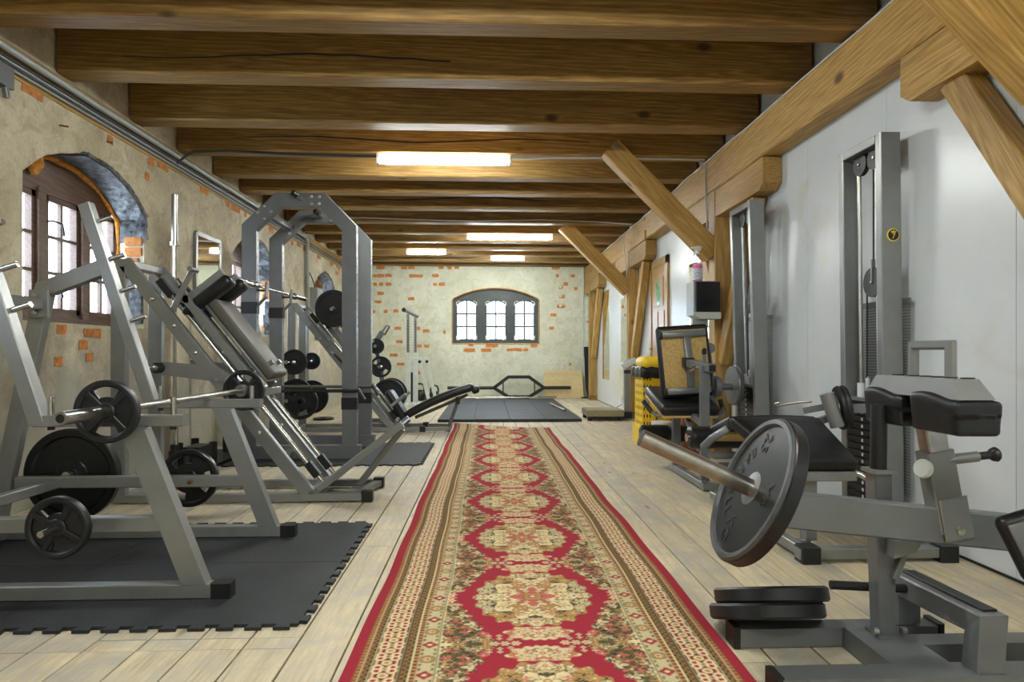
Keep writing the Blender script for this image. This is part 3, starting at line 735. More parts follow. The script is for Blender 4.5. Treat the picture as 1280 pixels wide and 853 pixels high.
solo('cable', MB().sweep([(2.14, 9.9, 2.88), (2.10, 9.8, 2.7), (2.10, 9.72, 2.5), (2.14, 9.72, 2.2), (2.142, 9.74, 1.6), (2.143, 9.73, 1.0), (2.143, 9.73, 0.3)], 0.009, 6), M['cablew'], (2.14, 9.8, 2.4), 'pale cable hanging down the timber post beside the scale', 'cable')
fb = thing('fuse_box', (XL, 10.88, 1.5), 'grey metal fuse box on the plastered wall beside the vertical conduit', 'fuse box')
part('housing', MB().box(XL + 0.001, XL + 0.12, 10.70, 11.08, 1.5, 2.08, 0.008), M['conduit'], fb)
part('door', MB().box(XL + 0.118, XL + 0.13, 10.72, 11.06, 1.52, 2.06, 0.004), M['conduit'], fb)
solo('cable', MB().sweep([(XL + 0.06, 10.44, 2.3), (XL + 0.06, 10.62, 2.22), (XL + 0.06, 10.76, 2.12), (XL + 0.06, 10.78, 2.08)], 0.01, 6), M['cable'], (XL + 0.06, 10.5, 2.2), 'black cable looping into the top of the fuse box', 'cable')

# ---- mirrors
mr = thing('wall_mirror', (XL, 6.79, 1.66), 'framed tall mirror on the plastered wall between two windows', 'mirror')
fr = MB(); y0, y1, z0, z1 = 6.51, 7.07, 1.62, 2.2
for a, b in (((y0, z0), (y0, z1)), ((y1, z0), (y1, z1)), ((y0, z0), (y1, z0)), ((y0, z1), (y1, z1))):
    fr.bar((XL + 0.02, a[0], a[1]), (XL + 0.02, b[0], b[1]), 0.045, 0.03, up=(1, 0, 0), c=0.003)
part('frame', fr, M['gripkhaki'], mr)
part('mirror_glass', MB().box(XL - 0.002, XL + 0.028, y0 + 0.01, y1 - 0.01, z0 + 0.01, z1 - 0.01, 0), M['mirror'], mr)
for (a, b, z0, z1, lb) in ((12.0, 12.7, 0.48, 2.2, 'tall frameless mirror on the white boards nearest the end wall'), (10.35, 10.95, 0.70, 1.92, 'frameless mirror on the white boards behind the scale'), (6.52, 7.22, 1.12, 2.0, 'frameless mirror behind the hand towel dispenser')):
    solo('wall_mirror', MB().box(XR - 0.008, XR + 0.001, a, b, z0, z1, 0.001), M['mirror'], (XR, (a + b) / 2, z0), lb, 'mirror')

wbk_ = thing('wall_bracket', (XL, 3.96, 2.72), 'dark metal bracket high on the plastered wall beside the first window', 'bracket')
part('bracket_plate', MB().box(XL + 0.001, XL + 0.05, 3.90, 4.02, 2.60, 2.73, 0.004), M['grey'], wbk_)
part('bracket_arm', MB().bar((XL + 0.03, 3.97, 2.61), (XL + 0.03, 3.98, 2.54), 0.03, 0.03), M['grey'], wbk_)

# ================================================================ floor coverings
# ---- patterned runner: colours woven into a fine grid (one repeat painted, mirrored along and across)
def make_rug():
    H, T = 0.633, 0.83
    q = 0.0025
    nx, ny = int(H / q) + 2, int(T / 2 / q) + 2
    xx, yy = np.meshgrid(np.arange(nx) * q, np.arange(ny) * q)      # x: 0 centre line .. edge; y: 0 medallion centre .. half repeat
    C = np.zeros((ny, nx, 3)); red = np.array((0.335, 0.026, 0.042)); C[:] = red
    cream = np.array((0.70, 0.585, 0.34)); tan = np.array((0.42, 0.24, 0.085)); dark = np.array((0.035, 0.028, 0.018)); olive = np.array((0.16, 0.15, 0.06)); pink = np.array((0.50, 0.13, 0.10)); brown = np.array((0.21, 0.10, 0.035)); deep = np.array((0.28, 0.02, 0.03))
    rr = np.random.RandomState(5)
    def flower(cx, cy, r, n, petal, core, edge, clip=None):
        for sx in (1, -1):
            for k in (0,):
                dx, dy = xx - cx * 1.0, yy - cy
                d = np.hypot(dx, dy); a = np.arctan2(dy, dx)
                R = r * (0.72 + 0.28 * np.cos(n * a))
                m0 = d < R * 1.22; m1 = d < R; m2 = d < r * 0.34; m3 = d < r * 0.15
                if clip is not None: m0 &= clip; m1 &= clip; m2 &= clip; m3 &= clip
                C[m0] = edge; C[m1] = petal; C[m2] = core; C[m3] = cream
            break
    field = xx < 0.338
    # medallion with scalloped outline
    def ell(ax, ay, sc=0.0, n=14):
        a = np.arctan2(yy / ay, xx / ax); return np.hypot(xx / ax, yy / ay) / (1 + sc * np.cos(n * a))
    pick = lambda L: L[rr.randint(len(L))]
    mo = ell(0.232, 0.282, 0.05, 20) < 1
    C[mo] = tan
    for k in range(46):
        a, f = rr.uniform(-0.05, math.pi / 2 + .05), rr.uniform(0.72, 0.98)
        flower(0.232 * f * math.cos(a), 0.282 * f * math.sin(a), rr.uniform(0.018, 0.034), pick([4, 5, 6]), pick([cream, tan * 1.15, cream * 0.85]), pick([pink, brown, tan]), pick([dark, brown, olive]), mo)
    for k in range(26):
        a = rr.uniform(0, math.pi / 2)
        flower(0.165 * math.cos(a), 0.20 * math.sin(a), rr.uniform(0.008, 0.014), 4, pick([dark, olive, dark]), brown, dark, mo)
    mi = ell(0.168, 0.205, 0.10, 10) < 1
    C[mi] = cream
    for k in range(22):
        a, f = rr.uniform(0, math.pi / 2), rr.uniform(0.5, 0.95)
        flower(0.168 * f * math.cos(a), 0.205 * f * math.sin(a), rr.uniform(0.012, 0.026), pick([4, 5]), pick([cream * 1.05, tan, pink * 1.1, cream]), pick([pink, tan, olive]), pick([olive * 1.5, tan, brown, cream * 0.8]), mi)
    flower(0.125, 0, 0.042, 6, cream * 1.05, tan, olive, mi); flower(0, 0.16, 0.042, 6, cream * 1.05, tan, olive, mi)
    flower(0.20, 0, 0.03, 6, cream, pink, brown, mo); flower(0, 0.255, 0.03, 6, cream, pink, brown, mo)
    mc = ell(0.082, 0.088, 0.15, 8) < 1
    C[mc] = pink
    for k in range(8):
        flower(rr.uniform(0.02, 0.075), rr.uniform(0.02, 0.075), 0.014, 4, pick([cream, tan]), dark, deep, mc)
    C[np.maximum(xx, yy) < 0.040] = brown; C[np.maximum(xx, yy) < 0.033] = tan; C[np.hypot(xx, yy) < 0.020] = pink; C[np.hypot(xx, yy) < 0.009] = cream
    # lobes above and below the medallion
    aa = np.arctan2(yy - 0.325, xx)
    lo = (np.hypot(xx / 0.118, (yy - 0.335) / 0.058) / (1 + 0.08 * np.cos(14 * aa)) < 1) & (yy > 0.288)
    C[lo] = cream * 0.95
    for k in range(15):
        flower(rr.uniform(0, 0.115), rr.uniform(0.295, 0.385), rr.uniform(0.012, 0.02), 5, pick([cream, tan, cream, pink * 1.2]), pick([pink, brown]), pick([pink, tan, brown]), lo)
    flower(0, 0.34, 0.036, 6, cream, pink, brown, lo)
    # side ornaments reaching inward between the medallions
    t = np.abs(yy - T / 2)
    ed = 0.152 + 0.40 * t + 0.010 * np.cos(t * 120)
    si = (xx > ed) & field & (t < 0.36)
    C[si] = olive * 0.55
    for k in range(95):
        y0 = T / 2 - abs(rr.uniform(0, 0.36)); x0 = rr.uniform(0.17, 0.338)
        flower(x0, y0, rr.uniform(0.014, 0.030), pick([4, 5, 6]), pick([cream, tan, pink * 1.1, cream * 0.8, tan * 1.1, cream]), pick([pink, dark, cream, brown]), pick([dark, olive, brown, dark]), si)
    for k in range(34):
        flower(rr.uniform(0.2, 0.33), T / 2 - rr.uniform(0, 0.3), rr.uniform(0.008, 0.013), 4, dark, dark, olive, si)
    for k, x0 in enumerate((0.085, 0.122, 0.158)):
        flower(x0, T / 2, 0.02, 6, cream, pink, dark if k else red)
        flower(x0 + 0.018, T / 2 - 0.032 - 0.006 * k, 0.011, 4, cream, dark, red)
        if k: flower(x0 + 0.018, T / 2 - 0.06, 0.011, 4, cream, olive, red)
    for y0 in (0.0, 0.03):
        flower(0.330, y0, 0.026, 6, cream, pink, red, field)
    # border stripes, from the field outward
    w = H - xx
    def band(a, b, col): C[(w <= b) & (w >= a)] = col
    band(0.228, 0.295, cream * 0.78); band(0.287, 0.290, dark); band(0.291, 0.295, cream)
    per = T / 8
    ph = np.abs(((yy / per) + 0.5) % 1 - 0.5) * per
    wm = 0.257
    b1 = (w > 0.231) & (w < 0.286)
    rd = np.abs(w - wm) * 0.9 + ph
    odd = (np.floor(yy / per + 0.5) % 2) == 0
    C[b1 & (rd < 0.027) & odd] = brown; C[b1 & (rd < 0.024) & odd] = red; C[b1 & (rd < 0.009) & odd] = cream
    oc = np.maximum(np.abs(w - wm), ph) * 0.72 + rd * 0.36
    C[b1 & (oc < 0.029) & ~odd] = olive * 0.7; C[b1 & (oc < 0.0255) & ~odd] = tan; C[b1 & (oc < 0.0165) & ~odd] = olive; C[b1 & (oc < 0.0135) & ~odd] = cream; C[b1 & (oc < 0.008) & ~odd] = pink
    C[b1 & (np.abs(np.abs(w - wm) - 0.021) < 0.0045) & (np.abs(ph - per * 0.36) < 0.008)] = olive
    C[b1 & (np.abs(np.sin(w * 260) * np.cos(yy * 230)) > 0.93)] = olive
    band(0.207, 0.2275, brown * 0.6); band(0.2065, 0.211, cream); band(0.2045, 0.2065, dark)
    m = (w > 0.212) & (w < 0.227) & (np.sin(yy * 2 * math.pi / 0.0216) > 0.1); C[m] = tan
    band(0.179, 0.2045, tan * 0.55); m = (w > 0.180) & (w < 0.204) & ((np.sin(yy * 2 * math.pi / 0.0277) * np.sin(w * 290) > 0.35)); C[m] = dark
    band(0.1735, 0.178, cream); band(0.178, 0.1805, dark); band(0.171, 0.1735, dark)
    # main border: cream scrolls on red
    mb = (w > 0.088) & (w < 0.172); C[mb] = np.array((0.20, 0.022, 0.022))
    p2 = T / 10
    u = ((yy / p2 + 0.5) % 1 - 0.5) * p2; v_ = w - 0.130
    for sx in (-1, 1):
        d = np.hypot(v_ - sx * 0.024, np.abs(u) - 0.012); C[mb & (d < 0.0175)] = cream; C[mb & (d < 0.0085)] = red
    C[mb & (np.hypot(v_, np.abs(u) - p2 / 2) < 0.017)] = cream; C[mb & (np.hypot(v_, np.abs(u) - p2 / 2) < 0.009)] = tan
    C[mb & (np.hypot(v_ , u) < 0.011)] = cream * 0.8; C[mb & (np.hypot(v_, u) < 0.006)] = olive
    C[mb & (np.abs(np.abs(v_) - 0.033) < 0.004) & (np.abs(u) > p2 * 0.28)] = cream
    band(0.083, 0.0875, cream); band(0.0875, 0.090, dark); band(0.0805, 0.083, dark)
    band(0.061, 0.082, tan * 0.55); m = (w > 0.062) & (w < 0.082) & (np.sin(yy * 2 * math.pi / 0.0277) * np.sin(w * 300) > 0.35); C[m] = dark
    band(0.056, 0.060, cream); band(0.042, 0.056, brown); m = (w > 0.044) & (w < 0.055) & (np.sin(yy * 2 * math.pi / 0.0208) > 0.2); C[m] = tan
    band(0.0405, 0.0425, dark); band(-1, 0.0405, red * 0.95)
    Cp = np.pad(C, ((1, 1), (1, 1), (0, 0)), mode='edge'); C = sum(Cp[a:a + ny, b:b + nx] * wgt for a, b, wgt in [(i_, j_, (0.36 if i_ == j_ == 1 else 0.08)) for i_ in range(3) for j_ in range(3)])
    # grid
    y0, y1, yend = 0.6, 8.50, 0
    ys = [y0]
    while ys[-1] < y1:
        y = ys[-1]; ys.append(y + (0.012 if y < 1.6 else 0.0035 if y < 3.2 else 0.006 if y < 5 else 0.010))
    ys = np.array(ys); nxg = 330
    xs = np.linspace(-H, H, nxg)
    gx, gy = np.meshgrid(xs, ys)
    ph = np.abs((gy - 2.59 + T / 2) % T - T / 2)
    ix = np.clip((np.abs(gx) / q).round().astype(int), 0, nx - 1); iy = np.clip((ph / q).round().astype(int), 0, ny - 1)
    col = C[iy, ix]
    wob = 0.006 * np.sin(gy * 2.3 + 0.6) + 0.004 * np.sin(gy * 7.1)
    e = np.abs(gx) / H
    curl = 0.045 * np.clip((gy - 8.25) / 0.25, 0, 1) ** 2 * np.clip(-gx / H * 0.8 + 0.25, 0.05, 1)
    gz = 0.011 + 0.003 * np.sin(gy * 5 + gx * 3) * e + curl
    gz[:, 0] = 0.001; gz[:, -1] = 0.001; gz[0, :] = 0.001
    cx = 0.184
    vs_ = np.stack([cx + gx + wob * 0.7, gy + 0.10 * (-gx / H) * (gy > 8) * (gy - 8) / 0.5 , gz], -1).reshape(-1, 3)
    ny_, nx_ = gx.shape
    i = np.arange(ny_ - 1)[:, None] * nx_ + np.arange(nx_ - 1)[None, :]
    f = np.stack([i, i + 1, i + nx_ + 1, i + nx_], -1).reshape(-1, 4)
    me = bpy.data.meshes.new('rug')
    me.vertices.add(len(vs_)); me.vertices.foreach_set('co', (vs_ - np.array((cx, 1, 0))).astype(np.float32).ravel())
    me.loops.add(f.size); me.loops.foreach_set('vertex_index', f.astype(np.int32).ravel())
    me.polygons.add(len(f)); me.polygons.foreach_set('loop_start', np.arange(0, f.size, 4, dtype=np.int32))
    me.update(calc_edges=True)
    me.polygons.foreach_set('use_smooth', np.ones(len(f), dtype=bool))
    ca = me.color_attributes.new('weave', 'FLOAT_COLOR', 'POINT')
    ca.data.foreach_set('color', np.concatenate([col.reshape(-1, 3), np.ones((len(vs_), 1))], 1).astype(np.float32).ravel())
    m, nt, b = newmat('woven_carpet')
    at = N(nt, 'ShaderNodeVertexColor'); at.layer_name = 'weave'
    v = mapping(nt, (1, 1, 1), False); fz = noise(nt, v, 420, 2); r = ramp(nt, [(0.3, (0.8, 0.8, 0.8)), (0.7, (1.15, 1.15, 1.15))]); nt.links.new(fz.outputs['Fac'], r.inputs[0])
    nt.links.new(mixc(nt, 1.0, at.outputs['Color'], r.outputs[0], 'MULTIPLY'), b.inputs['Base Color'])
    b.inputs['Roughness'].default_value = 0.95; b.inputs['Specular IOR Level'].default_value = 0.15
    bump(nt, b, fz.outputs['Fac'], 0.3, 0.003)
    me.materials.append(m)
    o = bpy.data.objects.new('rug', me); COL.objects.link(o); o.location = (cx, 1, 0)
    setp(o, 'long red patterned runner with cream medallions down the plank floor', 'rug')
make_rug()

# ---- jigsaw rubber mats
def jig_edge(p, q, pitch, depth, out):
    """polyline from p to q with dovetail teeth"""
    p = Vector(p); q = Vector(q); L = (q - p).length; d = (q - p) / L; o = Vector(out)
    n = max(1, int(round(L / pitch))); st = L / n; pts = []
    for i in range(n):
        a = p + d * st * i
        pts += [a + d * st * 0.0, a + d * st * 0.27, a + d * st * 0.20 + o * depth, a + d * st * 0.80 + o * depth, a + d * st * 0.73]
    return [tuple(x) for x in pts]
def mat_tile(x0, x1, y0, y1, teeth, parent, h=0.012):
    P = [(x0, y0), (x1, y0), (x1, y1), (x0, y1)]; O = [(0, -1), (1, 0), (0, 1), (-1, 0)]; nm = 'bRtl'
    poly = []
    for i in range(4):
        if teeth[i]: poly += jig_edge(P[i], P[(i + 1) % 4], 0.105, 0.028, O[i])
        else: poly.append(P[i])
    me = MB().prism(poly, (0, 0, 0.001), (1, 0, 0), (0, 1, 0), h)
    return part('mat_tile', me, M['mat'], parent)
m1 = thing('rubber_mat', (-1.7, 3.05, 0), 'black jigsaw edged rubber matting under the barbell stand', 'mat')
for j, (a, b) in enumerate(((2.36, 3.049), (3.052, 3.75))):
    for k, (c, d) in enumerate(((-2.88, -1.801), (-1.799, -0.69))):
        mat_tile(c, d, a, b, (j == 0, k == 1, j == 1, False), m1)
m2 = thing('rubber_mat', (-1.2, 6.4, 0), 'dark jigsaw edged rubber matting under the tall squat rack', 'mat')
for j, (a, b) in enumerate(((5.70, 6.379), (6.381, 7.05))):
    for k, (c, d) in enumerate(((-2.335, -1.501), (-1.499, -0.60))):
        mat_tile(c, d, a, b, (j == 0, k == 1, j == 1, False), m2)
m3 = thing('rubber_mat', (0.34, 11.3, 0), 'large dark tiled lifting mat in front of the end wall window', 'mat')
for i in range(4):
    for j in range(8):
        x0 = -0.71 + i * 0.52; y0 = 9.2 + j * 0.515
        part('mat_tile', MB().box(x0 + 0.003, x0 + 0.517, y0 + 0.002, y0 + 0.513, 0.001, 0.042, 0.004), M['mat'], m3)

# ================================================================ weight plates
def polar_plate(R, rh, holes, t, n=72):
    """flat web with kidney holes: holes = (a0, a1, r0, r1)"""
    r0, r1 = (holes[0][2], holes[0][3]) if holes else (rh + (R - rh) * .4, rh + (R - rh) * .7)
    rad = [rh, r0, r1, R]
    def solid(i, j):
        if j != 1: return True
        a = (i + 0.5) * 360 / n
        return not any(h[0] <= a <= h[1] for h in holes)
    mb = MB()
    P = lambda i, r, z: (r * math.cos(2 * math.pi * i / n), r * math.sin(2 * math.pi * i / n), z)
    for i in range(n):
        for j in range(3):
            if not solid(i, j): continue
            a, b = rad[j], rad[j + 1]
            mb.add([P(i, a, t), P(i + 1, a, t), P(i + 1, b, t), P(i, b, t)], [(3, 2, 1, 0)])
            mb.add([P(i, a, -t), P(i + 1, a, -t), P(i + 1, b, -t), P(i, b, -t)], [(0, 1, 2, 3)])
            if j == 1:
                if not solid((i - 1) % n, 1): mb.add([P(i, a, t), P(i, b, t), P(i, b, -t), P(i, a, -t)], [(0, 1, 2, 3)])
                if not solid((i + 1) % n, 1): mb.add([P(i + 1, a, t), P(i + 1, b, t), P(i + 1, b, -t), P(i + 1, a, -t)], [(3, 2, 1, 0)])
        if not solid(i, 1):
            for r in (r0, r1): mb.add([P(i, r, t), P(i + 1, r, t), P(i + 1, r, -t), P(i, r, -t)], [(0, 1, 2, 3)])
    return mb
def xform(mb, Mx, c):
    c = Vector(c); mb.v = [tuple(c + Mx @ Vector(p)) for p in mb.v]; return mb
def plate(kind, D, T, c, axis, label, roll=0.0, group='weight plates', mat='rubber', bore=0.026):
    t = thing('weight_plate', c, label, 'weight plate', group)
    R = D / 2; h = T / 2; Mx = rot_to(axis, roll)
    def P(name, mb, mt, par=t, lb=None): return part(name, xform(mb, Mx, c), mt, par, lb)
    if kind == 'solid':
        P('disc', MB().lathe([(bore, h * .8), (R * .32, h * .8), (R * .34, h * .5), (R * .80, h * .45), (R * .84, h), (R * .97, h), (R, h * .8), (R, -h * .8), (R * .97, -h), (R * .84, -h), (R * .80, -h * .45), (R * .34, -h * .5), (R * .32, -h * .8), (bore, -h * .8), (bore, h * .8)], (0, 0, 0), (0, 0, 1), 48), M[mat])
        P('hub', MB().lathe([(bore, h * .95), (R * .15, h * .95), (R * .16, h * .7), (R * .16, -h * .7), (R * .15, -h * .95), (bore, -h * .95), (bore, h * .95)], (0, 0, 0), (0, 0, 1), 24), M[mat])
    else:
        rim = MB().lathe([(R * .80, h * .7), (R * .86, h), (R * .96, h), (R, h * .7), (R, -h * .7), (R * .96, -h), (R * .86, -h), (R * .80, -h * .7), (R * .80, h * .7)], (0, 0, 0), (0, 0, 1), 48)
        P('rim', rim, M[mat])
        hb = MB().lathe([(bore, h), (R * .26, h), (R * .30, h * .8), (R * .30, -h * .8), (R * .26, -h), (bore, -h), (bore, h)], (0, 0, 0), (0, 0, 1), 28)
        P('hub', hb, M[mat])
        if kind == 'four':      # two large windows, four spokes, two filled sides
            P('web', polar_plate(R * .82, R * .28, [(58, 122, R * .46, R * .78), (238, 302, R * .46, R * .78)], h * .4), M[mat])
            sp = MB()
            for a in (45, 135, 225, 315):
                a = math.radians(a); sp.bar((R * .26 * math.cos(a), R * .26 * math.sin(a), 0), (R * .82 * math.cos(a), R * .82 * math.sin(a), 0), R * .19, T * .85, up=(0, 0, 1), c=0.003)
            P('spokes', sp, M[mat])
        else:                   # three hand holes
            P('web', polar_plate(R * .82, R * .28, [(60, 120, R * .52, R * .77), (180, 240, R * .52, R * .77), (300, 360, R * .52, R * .77)], h * .6), M[mat])
    return t

# ================================================================ barbell stand nearest the viewer (left)
def barbell(p0, p1, r, sl, rs, label, collars=True, mat='chrome', name='barbell', group=None):
    p0 = Vector(p0); p1 = Vector(p1); d = (p1 - p0).normalized(); L = (p1 - p0).length
    t = thing(name, tuple((p0 + p1) / 2), label, 'barbell', group)
    part('shaft', MB().cyl(p0 + d * sl, p1 - d * sl, r, n=14), M[mat], t)
    for a, s in ((p0, d), (p1, -d)):
        m = MB().lathe([(rs * .62, 0.012), (rs * .62, 0), (rs * .93, 0), (rs, 0.004), (rs, sl - 0.03)], a, s, 20)
        sl_ = part('sleeve', m, M[mat], t)
        part('sleeve_mouth', MB().cyl(a + s * 0.004, a + s * 0.012, rs * .63, n=14), M['dark_hollow'], sl_)
        part('collar', MB().lathe([(rs, sl - 0.032), (rs * 1.45, sl - 0.032), (rs * 1.45, sl), (r, sl)], a, s, 20), M[mat], t)
    return t

bs = thing('barbell_stand', (-1.8, 3.06, 0), 'silver grey A-frame barbell stand with storage pegs on black matting', 'barbell stand')
for Yc in (2.633, 3.494):
    sgn = -1 if Yc < 3 else 1
    P = lambda *a: (a[0], Yc, a[1])
    part('base_rail', MB().bar(P(-2.62, 0.043), P(-1.10, 0.043), 0.055, 0.058), M['silver'], bs)
    part('end_cap', MB().box(-1.11, -1.028, Yc - 0.0305, Yc + 0.0305, 0.013, 0.074, 0.006), M['cap'], bs)
    part('front_leg', MB().prism([(-1.22, 0.07), (-1.125, 0.07), (-1.37, 0.705), (-1.465, 0.705)], (0, Yc + 0.028, 0), (1, 0, 0), (0, 0, 1), 0.056), M['silver'], bs)
    part('bar_arm', MB().bar(P(-1.80, 0.727), P(-1.215, 0.727), 0.055, 0.046), M['silver'], bs)
    part('upright', MB().bar(P(-1.785, 0.718), P(-2.135, 1.79), 0.0575, 0.062), M['silver'], bs)
    part('rear_post', MB().pathbar([P(-2.60, 0.075), P(-2.345, 1.335), P(-2.035, 1.455)], 0.0535, 0.085, (0, 1, 0)), M['silver'], bs)
    part('low_rail', MB().bar(P(-2.49, 0.312), P(-1.29, 0.312), 0.05, 0.06), M['silver'], bs)
    for x in (-1.745, -1.265):
        part('catch_pin', MB().cyl((x, Yc, 0.745), (x, Yc, 0.822), 0.0115, n=12), M['chrome'], bs)
        part('pin_nut', MB().cyl((x, Yc, 0.69), (x, Yc, 0.706), 0.013, n=6), M['cap'], bs)
    for z in (1.69, 1.49, 1.32, 1.16):
        x = -1.785 - (z - 0.72) * 0.327
        part('storage_peg', MB().cyl((x + 0.02, Yc, z + 0.006), (x + 0.105, Yc, z + 0.034), 0.012, n=12), M['chrome'], bs)
    for x, z in ((-2.33, 0.312), (-1.58, 0.312)):
        part('bolt', MB().lathe([(0.013, 0), (0.013, 0.006), (0.006, 0.01), (0, 0.01)], (x, Yc - 0.026, z), (0, -1, 0), 8), M['rust'], bs)
part('cross_beam', MB().bar((-2.35, 2.60, 1.255), (-2.35, 3.45, 1.255), 0.05, 0.06), M['silver'], bs)
pl = part('joint_plate', MB().box(-2.40, -2.30, 3.445, 3.464, 1.185, 1.33, 0.003), M['silver'], bs)
for x, z in ((-2.365, 1.30), (-2.365, 1.21)):
    part('bolt', MB().lathe([(0.014, 0), (0.014, 0.008), (0.007, 0.012), (0, 0.012)], (x, 3.444, z), (0, -1, 0), 8), M['bolt'], pl)
part('cross_beam', MB().bar((-2.27, 2.60, 0.312), (-2.27, 3.47, 0.312), 0.05, 0.05), M['silver'], bs)
part('cross_beam', MB().bar((-2.55, 2.60, 0.043), (-2.55, 3.53, 0.043), 0.05, 0.05), M['silver'], bs)
part('plate_peg', MB().cyl((-1.63, 2.66, 0.335), (-1.63, 2.40, 0.335), 0.0125, n=14), M['chrome'], bs)
part('plate_peg', MB().cyl((-2.245, 3.50, 0.34), (-2.245, 3.66, 0.34), 0.024, n=14), M['chrome'], bs)
part('plate_peg', MB().cyl((-1.625, 3.50, 0.315), (-1.625, 3.64, 0.315), 0.024, n=14), M['chrome'], bs)

barbell((-1.475, 2.27, 0.771), (-1.475, 4.30, 0.771), 0.0145, 0.41, 0.025, 'worn chrome barbell lying across the arms of the A-frame stand', mat='worn')
plate('four', 0.246, 0.034, (-1.475, 2.545, 0.771), (0, -1, 0), 'small four-spoke black plate on the viewer end of the barbell', 0.0)
plate('four', 0.246, 0.034, (-1.475, 3.945, 0.771), (0, 1, 0), 'small four-spoke black plate on the far end of the barbell', 0.05)
plate('four', 0.236, 0.034, (-1.63, 2.50, 0.335), (0, -1, 0), 'small two-window black plate hung on the low peg beside the mat', 0.25, bore=0.013)
plate('solid', 0.50, 0.045, (-2.245, 3.56, 0.34), (0, -1, 0), 'largest black plate hung behind the low rail of the A-frame stand', mat='ironb')
plate('three', 0.315, 0.036, (-1.625, 3.56, 0.315), (0, -1, 0), 'three-hole black plate hung behind the low rail near the front leg', 0.35, mat='ironb')

# ================================================================ hack squat sled machine
def sled_frame(name, ox, oy, label, cat):
    """shared 45 degree frame; ox, oy = shift from the first machine"""
    Yn, Yf = 4.325 + oy, 4.79 + oy
    t = thing(name, (-1.6 + ox, 4.55 + oy, 0), label, cat)
    G = lambda x, y, z: (x + ox, y, z)
    for Yc in (Yn, Yf):
        part('base_rail', MB().bar(G(-2.47, Yc, 0.036), G(-0.83, Yc, 0.036), 0.055, 0.05), M['silver'], t)
        part('end_cap', MB().box(-0.84 + ox, -0.765 + ox, Yc - 0.032, Yc + 0.032, 0.006, 0.075, 0.006), M['cap'], t)
        part('slanted_rail', MB().pathbar([G(-2.425, Yc, 0.06), G(-2.425, Yc, 1.59), G(-2.34, Yc, 1.565), G(-1.19, Yc, 0.07)] if False else [G(-2.395, Yc, 1.60), G(-1.19, Yc, 0.06)], 0.05, 0.085, (0, 1, 0)), M['silver'], t)
        part('rear_post', MB().bar(G(-2.425, Yc, 0.06), G(-2.425, Yc, 1.565), 0.05, 0.095, up=(1, 0, 0)), M['silver'], t)
        for k in range(6):
            f = 0.16 + 0.115 * k; s_ = -1 if Yc == Yn else 1
            part('bolt', MB().lathe([(0.014, 0), (0.012, 0.007), (0.005, 0.011), (0, 0.011)], G(-2.395 + 1.205 * f, Yc - 0.026, 1.60 - 1.54 * f), (0, -1, 0), 10), M['bolt'], t)
        yy_ = Yc + (0.075 if Yc == Yn else -0.075)
        part('guide_rod', MB().cyl(G(-2.24, yy_, 1.53), G(-1.10, yy_, 0.10), 0.0155, n=12), M['chrome'], t)
    part('top_beam', MB().bar(G(-2.41, Yn, 1.595), G(-2.41, Yf, 1.595), 0.085, 0.05), M['silver'], t)
    part('base_beam', MB().bar(G(-2.4, Yn, 0.036), G(-2.4, Yf, 0.036), 0.05, 0.05), M['silver'], t)
    part('base_beam', MB().bar(G(-1.17, Yn, 0.06), G(-1.17, Yf, 0.06), 0.05, 0.06), M['silver'], t)
    for yy_ in (Yn + 0.075, Yf - 0.075):
        part('stop_block', MB().bar(G(-2.205, yy_, 1.487), G(-2.12, yy_, 1.38), 0.05, 0.05), M['cap'], t)
        part('stop_block', MB().bar(G(-1.22, yy_, 0.25), G(-1.15, yy_, 0.16), 0.05, 0.05), M['cap'], t)
    return t, G, Yn, Yf

hs, G, Yn, Yf = sled_frame('hack_squat', 0, 0, 'silver hack squat sled with black shoulder pads and slanted rails', 'exercise machine')
YM = 4.557
dv = Vector((0.62, 0, -0.785)); pv = Vector((0.785, 0, 0.62))
# sled frame riding above the rails
for Yc in (Yn + 0.075, Yf - 0.075):
    a = Vector((-2.10, Yc, 1.40)) ; b = Vector((-1.58, Yc, 0.745)); o_ = pv * 0.035
    part('sled_rail', MB().bar(a + o_, b + o_, 0.05, 0.055, up=pv), M['silver'], hs)
part('sled_beam', MB().bar((-2.03, Yn + 0.05, 1.36), (-2.03, Yf - 0.05, 1.36), 0.05, 0.05), M['silver'], hs)
part('sled_beam', MB().bar((-1.53, Yn + 0.05, 0.73), (-1.53, Yf - 0.05, 0.73), 0.05, 0.05), M['silver'], hs)
bc = Vector((-1.76, YM, 1.02)) + pv * 0.115
Rm = Matrix((dv, Y, pv)).transposed()
part('back_pad_board', MB().rbox(bc - pv * 0.045, (0.66, 0.29, 0.02), 0.004, Rm, 1), M['silver'], hs)
part('back_pad', MB().rbox(bc, (0.66, 0.30, 0.075), 0.022, Rm), M['browngrey'], hs)
for Yc in (YM - 0.12, YM + 0.12):
    s0 = Vector((-2.06, Yc, 1.27)); s1 = s0 + pv * 0.40
    part('shoulder_tube', MB().bar(s0 - dv * 0.055, s1 - dv * 0.055 - pv * .02, 0.05, 0.05, up=dv), M['silver'], hs)
    part('shoulder_pad', MB().rbox((s0 + s1) / 2 + dv * 0.015, (0.085, 0.12, 0.40), 0.036, Matrix((dv, Y, pv)).transposed(), 4), M['leather'], hs)
h0 = Vector((-2.12, Yn + 0.03, 1.235))
lv = part('release_lever', MB().bar(h0, (-1.97, Yn + 0.03, 1.55), 0.012, 0.04, up=dv), M['silver'], hs)
part('lever_grip', MB().cyl((-1.965, Yn - 0.02, 1.555), (-1.965, Yn + 0.09, 1.555), 0.017, n=12), M['silver'], lv)
for dy in (-0.10, 0.06):
    part('hand_grip', MB().cyl((-1.62, YM + dy, 0.835), (-1.47, YM + dy, 0.94), 0.0165, n=12), M['silver'], hs)
